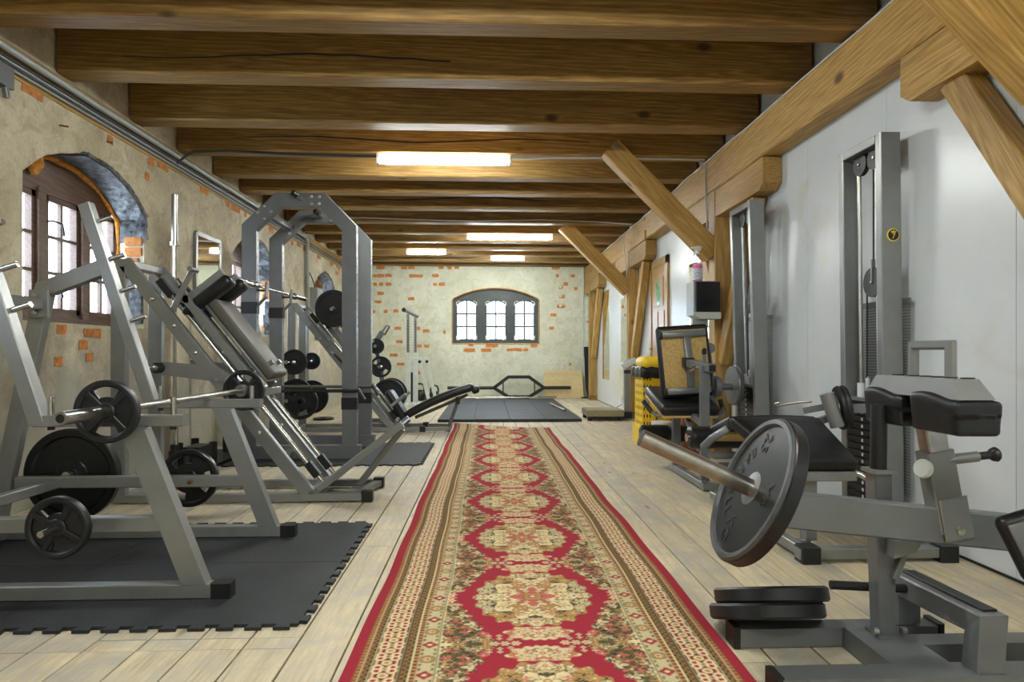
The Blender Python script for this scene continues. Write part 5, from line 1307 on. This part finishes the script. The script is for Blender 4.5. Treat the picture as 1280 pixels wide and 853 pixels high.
# seat at the frame edge
sc_ = Vector((1.617, 1.60, 0.545))
ex = Vector((0.86, -0.32, 0.40)).normalized(); n_ = Vector((-0.55, -0.62, -0.12)); n_ = (n_ - ex * n_.dot(ex)).normalized(); ey = n_.cross(ex)
Rs = Matrix((ex, ey, n_)).transposed()
part('seat_post', MB().bar((1.62, 1.82, 0.07), (1.62, 1.72, 0.46), 0.05, 0.05, up=(1, 0, 0)), M['grey'], cr)
part('seat_cushion', MB().rbox(sc_ - n_ * 0.03, (0.46, 0.19, 0.055), 0.024, Rs, 4), M['leather'], cr)
part('seat_board', MB().rbox(sc_ + n_ * 0.002, (0.425, 0.155, 0.012), 0.004, Rs, 2), M['grey'], cr)
for a in (-0.17, 0.0, 0.17): part('bolt', MB().lathe([(0.012, 0), (0.01, 0.007), (0, 0.009)], sc_ + n_ * 0.007 + ex * a - ey * 0.03, n_, 10), M['cap'], cr)

# ---- 25 kg plate on the lever, lettered
pt = thing('weight_plate', hub, 'large worn grey 25 kg plate on the calf raise lever', 'weight plate', 'weight plates')
R = 0.226
part('disc', MB().lathe([(0.027, 0.012), (0.20, 0.010), (0.207, 0.024), (0.221, 0.025), (R, 0.018), (R, -0.018), (0.221, -0.025), (0.207, -0.024), (0.20, -0.010), (0.027, -0.012), (0.027, 0.012)], hub, sdv, 72), M['greyplate'], pt)
part('rubber_rim', MB().lathe([(R + 0.001, 0.015), (R + 0.004, 0.012), (R + 0.004, -0.02), (R + 0.001, -0.024)], hub, sdv, 72), M['ironb'], pt, 'black edge of the plate')
part('hub_plate', MB().lathe([(0.0268, 0.018), (0.052, 0.016), (0.056, 0.011)], hub, sdv, 28), M['worn'], pt)
eu = (Z - sdv * sdv.z).normalized(); er = eu.cross(sdv)          # up and sideways in the plate's face
def straight(s, ang, rad, size):
    a = math.radians(ang); part('lettering', text_mb(s, size, hub + sdv * 0.0135 + (er * math.cos(a) + eu * math.sin(a)) * rad, -eu, er, 0.007), M['iron_text'], pt)
straight('25', 104, 0.145, 0.066); straight('KG', 256, 0.142, 0.066); straight('MB', 4, 0.115, 0.056)
for k, c in enumerate('BARBELL'):
    a = math.radians(180 + (k - 3) * 16); rd = er * math.cos(a) + eu * math.sin(a); tg = eu * math.cos(a) - er * math.sin(a)
    part('lettering', text_mb(c, 0.05, hub + sdv * 0.0135 + rd * 0.135, tg, -rd, 0.007), M['iron_text'], pt)
# ---- pair of plates lying on the base
for z, y, x, lb, rl_ in ((0.089, 2.224, 0.985, 'lower black grip plate tipped back on the calf raise base', 0.2), (0.1375, 2.2425, 1.008, 'upper black grip plate tipped back on top of another plate', 1.3)):
    plate('three', 0.385, 0.0515, (x, y, z), (0, 0.36, 0.933), lb, rl_, 'grip plates lying on the calf raise base')

# ================================================================ middle distance, plastered side
# ---- leg press with reclined pad
lp, G, Yn, Yf = sled_frame('leg_press', -0.01, 3.76, 'silver leg press with a long reclined black back pad and loaded sled', 'exercise machine')
YM = 8.31
part('base_rail', MB().bar((-0.84, Yn, 0.036), (-0.47, Yn + .05, 0.036), 0.05, 0.045), M['silver'], lp)
part('base_rail', MB().bar((-0.84, Yf, 0.036), (-0.47, Yf - .05, 0.036), 0.05, 0.045), M['silver'], lp)
part('base_beam', MB().bar((-0.49, Yn + .04, 0.036), (-0.49, Yf - .04, 0.036), 0.05, 0.045), M['silver'], lp)
b0, b1 = Vector((-1.03, YM, 0.20)), Vector((-0.17, YM, 0.565)); bd_ = (b1 - b0).normalized(); bn_ = Vector((-bd_.z, 0, bd_.x))
Rp = Matrix((bd_, Y, bn_)).transposed(); Lp = (b1 - b0).length
part('back_pad', MB().rbox((b0 + b1) / 2, (Lp, 0.36, 0.10), 0.045, Rp, 4, lambda p: Vector((p.x, p.y * (1 - 0.22 * max(0, p.x / Lp)), p.z + 0.03 * (1 - (2 * p.x / Lp) ** 2)))), M['leather'], lp)
part('pad_beam', MB().bar(b0 - bn_ * 0.075 + bd_ * 0.08, b1 - bn_ * 0.07 - bd_ * 0.12, 0.06, 0.04, up=bn_), M['browngrey'], lp)
part('head_roll', MB().rbox(b1 + bd_ * 0.0 - bn_ * 0.05, (0.10, 0.28, 0.09), 0.035, Rp, 3), M['leather'], lp)
part('prop', MB().bar((-0.49, YM - .08, 0.05), (-0.37, YM - .08, 0.40), 0.045, 0.045), M['browngrey'], lp)
part('prop_joint', MB().box(-0.405, -0.35, YM - .115, YM - .045, 0.34, 0.43, 0.006), M['cap'], lp)
part('seat_pad', MB().rbox((-1.16, YM, 0.33), (0.09, 0.34, 0.42), 0.035, Matrix.Rotation(math.radians(-32), 3, 'Y'), 3), M['leather'], lp)
part('seat_hinge', MB().bar((-1.12, YM - .16, 0.10), (-1.02, YM - .16, 0.17), 0.05, 0.06), M['cap'], lp)
for dy in (-0.24, 0.24):
    part('hand_grip', MB().cyl((-1.20, YM + dy, 0.33), (-1.02, YM + dy, 0.48), 0.02, n=10), M['silver'], lp)
for Yc in (Yn + 0.075, Yf - 0.075):
    a = Vector((-2.12, Yc, 1.43)); b = Vector((-1.72, Yc, 0.92)); o_ = pv * 0.035
    part('sled_rail', MB().bar(a + o_, b + o_, 0.05, 0.055, up=pv), M['silver'], lp)
part('foot_board', MB().bar((-1.74, YM, 0.93), (-1.50, YM, 1.16), 0.46, 0.03, up=dv), M['grey'], lp)
part('sled_beam', MB().bar((-2.0, Yn + 0.05, 1.33), (-2.0, Yf - 0.05, 1.33), 0.06, 0.06), M['silver'], lp)
part('lock_lever', MB().cyl((-1.90, Yn - 0.03, 0.98), (-1.55, Yn - 0.03, 0.62), 0.014, n=10), M['cap'], lp)
lk = part('lock_bracket', MB().prism([(-2.02, 1.10), (-1.98, 1.14), (-1.68, 0.86), (-1.70, 0.80)], (0, Yn - 0.022, 0), (1, 0, 0), (0, 0, 1), 0.012), M['silver'], lp)
part('lock_roller', MB().cyl((-1.99, Yn - 0.06, 1.11), (-1.99, Yn - 0.02, 1.11), 0.035, n=12), M['silver'], lk)
for Yc, s_ in ((Yn, -1), (Yf, 1)):
    part('sled_horn', MB().cyl((-1.86, Yc - s_ * 0.10, 1.52), (-1.86, Yc + s_ * 0.36, 1.52), 0.024, n=12), M['chrome'], lp)
    part('horn_strut', MB().bar((-1.97, Yc - s_ * .08, 1.33), (-1.86, Yc - s_ * .08, 1.52), 0.05, 0.06), M['silver'], lp)
    for z in (0.885, 0.42): part('storage_horn', MB().cyl((-2.40, Yc, z), (-2.40, Yc + s_ * 0.34, z), 0.024, n=12), M['chrome'], lp)
gl = 'plates on the leg press'
plate('solid', 0.45, 0.04, (-1.86, Yn - 0.25, 1.535), (0, -1, 0), 'big black plate high on the leg press sled, viewer side', group=gl)
plate('solid', 0.45, 0.04, (-1.86, Yf + 0.20, 1.535), (0, 1, 0), 'big black plate high on the leg press sled, window corner side', group=gl)
plate('solid', 0.31, 0.035, (-2.34, Yn - 0.22, 0.885), (0, -1, 0), 'medium black plate stored on the upper rear horn of the leg press', group=gl)
plate('solid', 0.42, 0.04, (-2.35, Yn - 0.12, 0.47), (0, -1, 0), 'black plate hanging inside on the lower rear horn of the leg press', group=gl)
plate('four', 0.43, 0.04, (-2.27, Yn - 0.22, 0.40), (0, -1, 0), 'black plate with windows outermost on the lower rear horn of the leg press', 0.4, group=gl)
plate('solid', 0.45, 0.04, (-2.37, Yf + 0.20, 0.40), (0, 1, 0), 'black plate on the lower rear horn at the far flank of the leg press', group=gl)
plate('solid', 0.23, 0.035, (-2.37, Yf + 0.20, 0.885), (0, 1, 0), 'small black plate on the upper rear horn at the far flank of the leg press', group=gl)
plate('solid', 0.30, 0.03, (-2.44, 9.65, 0.0155), (0, 0, 1), 'black plate lying flat on the floor behind the leg press', group='loose plates')

# ---- plate tree behind it
tr = thing('plate_tree', (-1.50, 9.25, 0), 'grey plate tree with angled top handle behind the leg press', 'plate rack')
part('mast', MB().pathbar([(-1.46, 9.25, 0.05), (-1.52, 9.25, 0.75), (-1.60, 9.25, 1.12)], 0.06, 0.06, (0, 1, 0)), M['grey'], tr)
part('head_bar', MB().bar((-1.62, 9.25, 1.12), (-1.50, 9.25, 1.30), 0.06, 0.07), M['grey'], tr)
part('top_handle', MB().sweep([(-1.52, 9.22, 1.27), (-1.44, 9.22, 1.385), (-1.41, 9.25, 1.38), (-1.41, 9.30, 1.375), (-1.48, 9.30, 1.25)], 0.013, 8), M['grey'], tr)
part('foot', MB().bar((-1.80, 9.25, 0.03), (-1.15, 9.25, 0.03), 0.06, 0.05), M['grey'], tr)
part('foot', MB().bar((-1.47, 8.93, 0.03), (-1.47, 9.55, 0.03), 0.06, 0.05), M['grey'], tr)
for x, z in ((-1.40, 0.40), (-1.51, 0.80), (-1.56, 1.09)):
    part('peg', MB().cyl((x, 8.98, z), (x, 9.50, z), 0.024, n=12), M['chrome'], tr)
gt = 'plates on the plate tree'
plate('solid', 0.46, 0.045, (-1.385, 9.06, 0.40), (0, -1, 0), 'largest plate on the lowest peg of the plate tree, viewer side', group=gt)
plate('solid', 0.46, 0.045, (-1.40, 9.44, 0.40), (0, 1, 0), 'largest plate on the lowest peg of the plate tree, end wall side', group=gt)
plate('four', 0.30, 0.04, (-1.495, 9.06, 0.80), (0, -1, 0), 'medium plate on the middle peg of the plate tree', 0.6, group=gt)
plate('solid', 0.22, 0.035, (-1.555, 9.06, 1.09), (0, -1, 0), 'small plate on the highest peg of the plate tree', group=gt)

# ---- white stand with perforated uprights
ws = thing('squat_stand', (-1.38, 12.1, 0), 'pale painted twin squat stand with perforated uprights near the end wall', 'squat stand')
for k, (x, yy) in enumerate(((-1.475, 12.0), (-1.365, 12.25))):
    part('upright', MB().bar((x, yy, 0.03), (x, yy, 1.0), 0.09, 0.07, up=(0, 1, 0)), M['whitemetal'], ws)
    part('inner_upright', MB().bar((x, yy, 0.98), (x, yy, 1.72 - 0.05 * k), 0.05, 0.05, up=(0, 1, 0)), M['silver'], ws)
    ho = MB()
    for j in range(12): ho.lathe([(0, 0), (0.012, 0)], (x, yy - 0.0256, 1.04 + j * 0.05), (0, -1, 0), 6)
    part('pin_holes', ho, M['cap'], ws, kind='stuff')
    part('foot', MB().bar((x, yy - .35, 0.03), (x, yy + .3, 0.03), 0.07, 0.06), M['whitemetal'], ws)
    part('slant_leg', MB().bar((x + 0.20, yy, 0.86), (x + 0.40, yy, 0.05), 0.055, 0.06), M['whitemetal'], ws)
    part('arm', MB().bar((x, yy, 0.88), (x + 0.24, yy, 0.88), 0.055, 0.06), M['whitemetal'], ws)
    part('arm_cap', MB().cyl((x + 0.22, yy - 0.045, 0.83), (x + 0.22, yy - 0.03, 0.83), 0.03, n=10), M['cap'], ws)
    part('foot', MB().bar((x, yy, 0.03), (x + 0.44, yy, 0.03), 0.06, 0.05), M['whitemetal'], ws)
part('top_bar', MB().cyl((-1.54, 11.9, 1.79), (-1.33, 12.30, 1.69), 0.03, n=12), M['silver'], ws)
part('bar_end', MB().cyl((-1.545, 11.885, 1.793), (-1.535, 11.905, 1.788), 0.04, n=12), M['cap'], ws)
part('stack_board', MB().box(-1.475, -1.36, 12.30, 12.34, 0.06, 0.62, 0.003), M['cap'], ws)

# ---- kettlebells
def kettlebell(x, y, s, label):
    t = thing('kettlebell', (x, y, 0), label, 'kettlebell', 'kettlebells by the end wall')
    part('bell', MB().lathe([(0.0, 0.0), (0.07 * s, 0.0), (0.105 * s, 0.03), (0.12 * s, 0.09 * s), (0.105 * s, 0.16 * s), (0.065 * s, 0.205 * s), (0, 0.215 * s)], (x, y, 0.0), (0, 0, 1), 24, True), M['rubber'], t)
    part('handle', MB().sweep([(x - 0.075 * s, y, 0.16 * s), (x - 0.085 * s, y, 0.25 * s), (x - 0.06 * s, y, 0.32 * s), (x, y, 0.335 * s), (x + 0.06 * s, y, 0.32 * s), (x + 0.085 * s, y, 0.25 * s), (x + 0.075 * s, y, 0.16 * s)], 0.019 * s, 8), M['rubber'], t)
kettlebell(-1.40, 13.4, 1.05, 'black kettlebell standing just behind the pale squat stand')
kettlebell(-1.09, 13.3, 0.95, 'black kettlebell beyond the slanted legs of the pale squat stand')
bx_ = thing('step_box', (-1.42, 13.75, 0), 'low dark box against the end wall behind the kettlebells', 'box')
part('shell', MB().box(-1.66, -1.17, 13.62, 13.9, 0.0, 0.10, 0.008), M['cap'], bx_)
part('lid', MB().box(-1.67, -1.16, 13.61, 13.91, 0.10, 0.115, 0.004), M['cap'], bx_)

# ---- hexagonal trap bar standing against the end wall
hb = thing('trap_bar', (0.69, 13.88, 0), 'dark hexagonal trap bar propped upright against the end wall', 'trap bar')
part('hexagon', MB().pathbar([(0.145, 13.9, 0.235), (0.46, 13.9, 0.47), (0.91, 13.9, 0.47), (1.235, 13.9, 0.235), (0.91, 13.9, 0.037), (0.46, 13.9, 0.037), (0.145, 13.9, 0.235)], 0.07, 0.07, (0, 1, 0), 0.006), M['cap'], hb)
for a, b in ((0.15, -0.86), (1.23, 1.82)): part('sleeve', MB().cyl((a, 13.9, 0.235), (b, 13.9, 0.235), 0.036, n=12), M['cap'], hb)
for x in (0.345, 1.03): part('handle', MB().cyl((x, 13.9, 0.385), (x, 13.9, 0.095), 0.017, n=10), M['browngrey'], hb)
barbell((-0.65, 13.72, 0.038), (1.50, 13.72, 0.038), 0.0145, 0.41, 0.026, 'silver barbell lying on the floor under the hexagonal trap bar')
barbell((1.30, 12.4, 0.066), (1.34, 10.5, 0.066), 0.016, 0.16, 0.024, 'short silver bar lying along the edge of the tiled lifting mat') if False else None
db = thing('dumbbell_bar', (1.25, 10.95, 0.042), 'short silver dumbbell bar lying on the corner of the tiled mat', 'bar')
a, b = Vector((1.16, 11.75, 0.062)), Vector((1.26, 10.35, 0.062)); d_ = (b - a).normalized()
part('shaft', MB().cyl(a, b, 0.014, n=12), M['chrome'], db)
for p, s in ((a, d_), (b, -d_)):
    part('grip_end', MB().cyl(p, p + s * 0.42, 0.020, n=12), M['chrome'], db)
# ---- boards leaning on the end wall
pb = solo('plywood_board', MB().prism([(1.25, 0), (2.12, 0), (2.09, 0.62), (1.25, 0.62)], (0, 13.98, 0.004), (1, 0, 0), (0, 0.16, 0.985), -0.018), M['ply'], (1.7, 13.98, 0), 'pale plywood sheet leaning against the end wall', 'board')
st_ = MB()
pts = [(2.20, 14.12, 1.13), (2.21, 14.11, 0.85), (2.215, 14.09, 0.5), (2.225, 14.05, 0.22), (2.25, 13.98, 0.02)]
for p, q in zip(pts[:-1], pts[1:]): st_.bar(p, q, 0.11, 0.03, up=(0, 1, 0), c=0.006)
rs = thing('rubber_strip', (2.25, 14.0, 0), 'tall black rubber strip standing in the corner by the plywood sheet', 'strip')
part('strip', MB().add([v for v in st_.v], st_.f), M['rubber'], rs)
part('strip_foot', MB().box(2.06, 2.29, 13.86, 13.96, 0.0, 0.03, 0.006), M['rubber'], rs)

# ---- vertical barbell holder by the plastered wall
bh = thing('barbell_holder', (-2.55, 5.6, 0), 'black floor holder with upright tubes for vertical barbells', 'barbell holder')
part('base_plate', MB().box(-2.74, -2.36, 5.02, 6.55, 0.0, 0.03, 0.006), M['cap'], bh)
part('holder_box', MB().box(-2.50, -2.36, 5.35, 5.6, 0.03, 0.22, 0.008), M['cap'], bh)
for x, y, h in ((-2.62, 5.12, 0.20), (-2.545, 5.32, 0.22), (-2.46, 5.12, 0.20), (-2.42, 5.22, 0.17), (-2.62, 5.55, 0.20), (-2.565, 6.40, 0.22), (-2.62, 5.85, 0.2), (-2.42, 5.75, 0.18)):
    part('tube', MB().lathe([(0.034, 0), (0.034, h), (0.028, h), (0.028, 0.012), (0, 0.012)], (x, y, 0.03), (0, 0, 1), 14), M['cap'], bh)
barbell((-2.545, 5.32, 0.048), (-2.545, 5.32, 2.29), 0.0145, 0.42, 0.025, 'tall chrome barbell standing upright in the black holder between window and mirror', group='upright barbells')
barbell((-2.565, 6.40, 0.048), (-2.565, 6.40, 1.72), 0.0135, 0.32, 0.024, 'shorter chrome barbell standing upright in the black holder behind the hack squat', group='upright barbells')

# ================================================================ boarded wall side: chair corner, bin, scale, dispenser
dp = thing('towel_dispenser', (2.02, 5.86, 1.31), 'black fronted silver hand towel dispenser fixed to the timber post', 'dispenser')
part('housing', MB().box(1.885, 2.135, 5.78, 6.0, 1.345, 1.655, 0.008), M['silver'], dp)
part('front_panel', MB().box(1.905, 2.128, 5.768, 5.782, 1.375, 1.648, 0.004), M['ironb'], dp, 'glossy black front')
part('lower_lip', MB().prism([(1.885, 1.37), (2.135, 1.37), (2.135, 1.31), (1.95, 1.31), (1.905, 1.335)], (0, 5.985, 0), (1, 0, 0), (0, 0, 1), 0.215), M['whitemetal'], dp)
part('mounting_bracket', MB().box(2.13, 2.152, 5.85, 5.98, 1.38, 1.62, 0.002), M['silver'], dp)
part('paper_towel', MB().box(1.90, 2.05, 5.86, 5.92, 1.23, 1.312, 0.003), M['conduit'], dp)
sb = thing('spray_bottle', (1.955, 5.88, 1.655), 'pink spray bottle with white trigger on top of the towel dispenser', 'spray bottle')
bx, by, bz = 1.955, 5.88, 1.656
part('liquid', MB().lathe([(0.0, 0.0), (0.040, 0.0), (0.044, 0.006), (0.044, 0.15), (0.040, 0.165), (0, 0.165)], (bx, by, bz), (0, 0, 1), 24), M['pink'], sb, 'pink liquid')
part('bottle', MB().lathe([(0.0455, 0.001), (0.0455, 0.17), (0.040, 0.20), (0.022, 0.235), (0.014, 0.25), (0.014, 0.27)], (bx, by, bz), (0, 0, 1), 24), M['clear'], sb)
part('collar', MB().cyl((bx, by, bz + 0.262), (bx, by, bz + 0.285), 0.018, n=14), M['white'], sb)
part('spray_head', MB().prism([(-0.045, 0.31), (-0.045, 0.325), (0.01, 0.338), (0.035, 0.325), (0.028, 0.30), (0.012, 0.285), (-0.012, 0.285), (-0.018, 0.305)], (bx, by + 0.011, bz), (1, 0, 0), (0, 0, 1), 0.022), M['white'], sb)
part('trigger', MB().sweep([(bx - 0.022, by, bz + 0.305), (bx - 0.032, by, bz + 0.275), (bx - 0.036, by, bz + 0.245)], 0.006, 6), M['white'], sb)
part('nozzle', MB().cyl((bx - 0.045, by, bz + 0.318), (bx - 0.058, by, bz + 0.317), 0.009, n=10), M['white'], sb)
part('label', MB().lathe([(0.0462, 0.02), (0.0462, 0.125)], (bx, by, bz), (0, 0, 1), 24), M['labelp'], sb, 'pale printed label')

# yellow slotted bin with black liner
bn = thing('waste_bin', (1.88, 6.95, 0), 'tall yellow slotted bin with black bag and domed lid behind the leg extension', 'bin')
bx0, bx1, by0, by1 = 1.66, 2.06, 6.78, 7.14
def slotted(axis, fixed, a0, a1, z0, z1, mb, n_c, n_r, taper):
    cw, rh_ = (a1 - a0) / n_c, (z1 - z0) / n_r
    for i in range(n_c):
        for j in range(n_r):
            A = [(a0 + i * cw, z0 + j * rh_), (a0 + (i + 1) * cw, z0 + j * rh_), (a0 + (i + 1) * cw, z0 + (j + 1) * rh_), (a0 + i * cw, z0 + (j + 1) * rh_)]
            m0, m1, k0, k1 = 0.33, 0.67, 0.28, 0.72
            Bq = [(a0 + (i + m0) * cw, z0 + (j + k0) * rh_), (a0 + (i + m1) * cw, z0 + (j + k0) * rh_), (a0 + (i + m1) * cw, z0 + (j + k1) * rh_), (a0 + (i + m0) * cw, z0 + (j + k1) * rh_)]
            v = [((p, fixed, z) if axis == 'x' else (fixed, p, z)) for p, z in A + Bq]
            mb.add(v, [(0, 1, 5, 4), (1, 2, 6, 5), (2, 3, 7, 6), (3, 0, 4, 7)])
for nm, ax, fx_, a0, a1 in (('slotted_side', 'x', by0, bx0, bx1), ('slotted_side', 'x', by1, bx0, bx1), ('slotted_side', 'y', bx0, by0, by1), ('slotted_side', 'y', bx1, by0, by1)):
    mb = MB(); slotted(ax, fx_, a0, a1, 0.20, 0.76, mb, 12, 7, 0)
    part(nm, mb, M['yellow'], bn)
part('base', MB().box(bx0 - 0.025, bx1 + 0.025, by0 - 0.025, by1 + 0.025, 0.0, 0.20, 0.01), M['yellow'], bn)
part('liner', MB().box(bx0 + 0.012, bx1 - 0.012, by0 + 0.012, by1 - 0.012, 0.20, 0.76, 0.01), M['bag'], bn)
def crink(p): return Vector((p.x * (1 + 0.03 * math.sin(p.z * 70 + p.y * 30)), p.y * (1 + 0.03 * math.sin(p.z * 60 + p.x * 40)), p.z + 0.008 * math.sin(p.x * 50)))
part('bag_rim', MB().rbox(((bx0 + bx1) / 2, (by0 + by1) / 2, 0.785), (bx1 - bx0 + 0.07, by1 - by0 + 0.07, 0.12), 0.02, None, 3, crink), M['bag'], bn, 'black bag folded over the rim')
part('lid', MB().rbox(((bx0 + bx1) / 2, (by0 + by1) / 2, 0.885), (bx1 - bx0 + 0.01, by1 - by0 + 0.01, 0.15), 0.065, None, 4), M['yellow'], bn)
part('letter_panel', MB().box(1.765, 1.855, by0 - 0.006, by0 + 0.002, 0.22, 0.74, 0.002), M['yellow'], bn)
for k, c in enumerate('SA'):
    part('lettering', text_mb(c, 0.085, (1.81, by0 - 0.008, 0.335 - k * 0.062), (1, 0, 0), (0, 0, 1), 0.003), M['cap'], bn)
wb_ = thing('white_tub', (1.78, 6.48, 0), 'small white tub on the floor between the yellow bin and the brown cabinet', 'tub')
part('tub', MB().lathe([(0.0, 0), (0.085, 0), (0.10, 0.27), (0.104, 0.27), (0.104, 0.285), (0.096, 0.285), (0.09, 0.02), (0, 0.02)], (1.78, 6.48, 0), (0, 0, 1), 24), M['white'], wb_)
part('lid', MB().lathe([(0.0, 0.30), (0.102, 0.298), (0.106, 0.288), (0.106, 0.275)], (1.78, 6.48, 0), (0, 0, 1), 24), M['white'], wb_)
bc_ = thing('cabinet', (2.10, 6.42, 0), 'low red-brown cabinet by the timber post behind the leg extension', 'cabinet')
part('carcass', MB().box(1.92, 2.285, 6.18, 6.62, 0.0, 0.80, 0.004), M['brownbox'], bc_)
part('door', MB().box(1.908, 1.922, 6.20, 6.60, 0.05, 0.78, 0.004), M['brownbox'], bc_)
part('top', MB().box(1.90, 2.29, 6.17, 6.63, 0.80, 0.82, 0.003), M['brownbox'], bc_)
pr_ = thing('paper_roll', (2.12, 6.3, 0.82), 'white paper roll standing on the red-brown cabinet', 'paper roll')
part('roll', MB().lathe([(0.02, 0), (0.055, 0), (0.055, 0.10), (0.02, 0.10), (0.02, 0)], (2.12, 6.3, 0.821), (0, 0, 1), 20), M['white'], pr_)
part('core', MB().lathe([(0.0195, 0.001), (0.0195, 0.101), (0.016, 0.101), (0.016, 0.001)], (2.12, 6.3, 0.821), (0, 0, 1), 14), M['ply'], pr_)

# platform scale with column
sc = thing('platform_scale', (1.78, 9.6, 0), 'floor platform scale with grey column and tilted display head', 'scale')
part('platform', MB().box(1.46, 2.0, 9.28, 9.85, 0.065, 0.155, 0.006), M['scaletop'], sc)
part('under_frame', MB().box(1.52, 1.96, 9.33, 9.80, 0.035, 0.066, 0.004), M['cap'], sc)
for x in (1.50, 1.95):
    for y in (9.33, 9.80): part('foot', MB().cyl((x, y, 0.0), (x, y, 0.066), 0.03, n=10), M['cap'], sc)
part('column_base', MB().box(1.99, 2.145, 9.40, 9.55, 0.02, 0.12, 0.005), M['cap'], sc)
part('column', MB().bar((2.085, 9.475, 0.1), (2.085, 9.475, 0.72), 0.085, 0.08, up=(0, 1, 0), c=0.02), M['silver'], sc)
part('column_collar', MB().bar((2.085, 9.475, 0.69), (2.085, 9.475, 0.74), 0.095, 0.09, up=(0, 1, 0), c=0.02), M['cap'], sc)
part('head_neck', MB().cyl((2.085, 9.475, 0.73), (2.10, 9.475, 0.80), 0.022, n=10), M['conduit'], sc)
part('display_head', MB().rbox((2.115, 9.475, 0.845), (0.22, 0.16, 0.09), 0.02, Matrix.Rotation(math.radians(-24), 3, 'Y'), 3), M['whitemetal'], sc)
part('display_face', MB().rbox((2.099, 9.475, 0.893), (0.17, 0.11, 0.008), 0.003, Matrix.Rotation(math.radians(-24), 3, 'Y'), 1), M['conduit'], sc)
part('power_lead', MB().sweep([(2.0, 9.75, 0.02), (2.05, 10.0, 0.03), (1.98, 10.4, 0.02), (2.1, 10.7, 0.03), (2.28, 10.75, 0.12)], 0.006, 6), M['cap'], sc)
ht = thing('wall_heater', (XR, 10.62, 0.30), 'cream vented wall box on the white boards beside the scale', 'heater')
part('case', MB().box(XR - 0.115, XR - 0.001, 10.28, 10.98, 0.28, 0.76, 0.012), M['cream'], ht)
for k in range(6): part('vent_slot', MB().box(XR - 0.1165, XR - 0.113, 10.34, 10.52, 0.60 + k * 0.02, 0.608 + k * 0.02, 0), M['conduit'], ht)
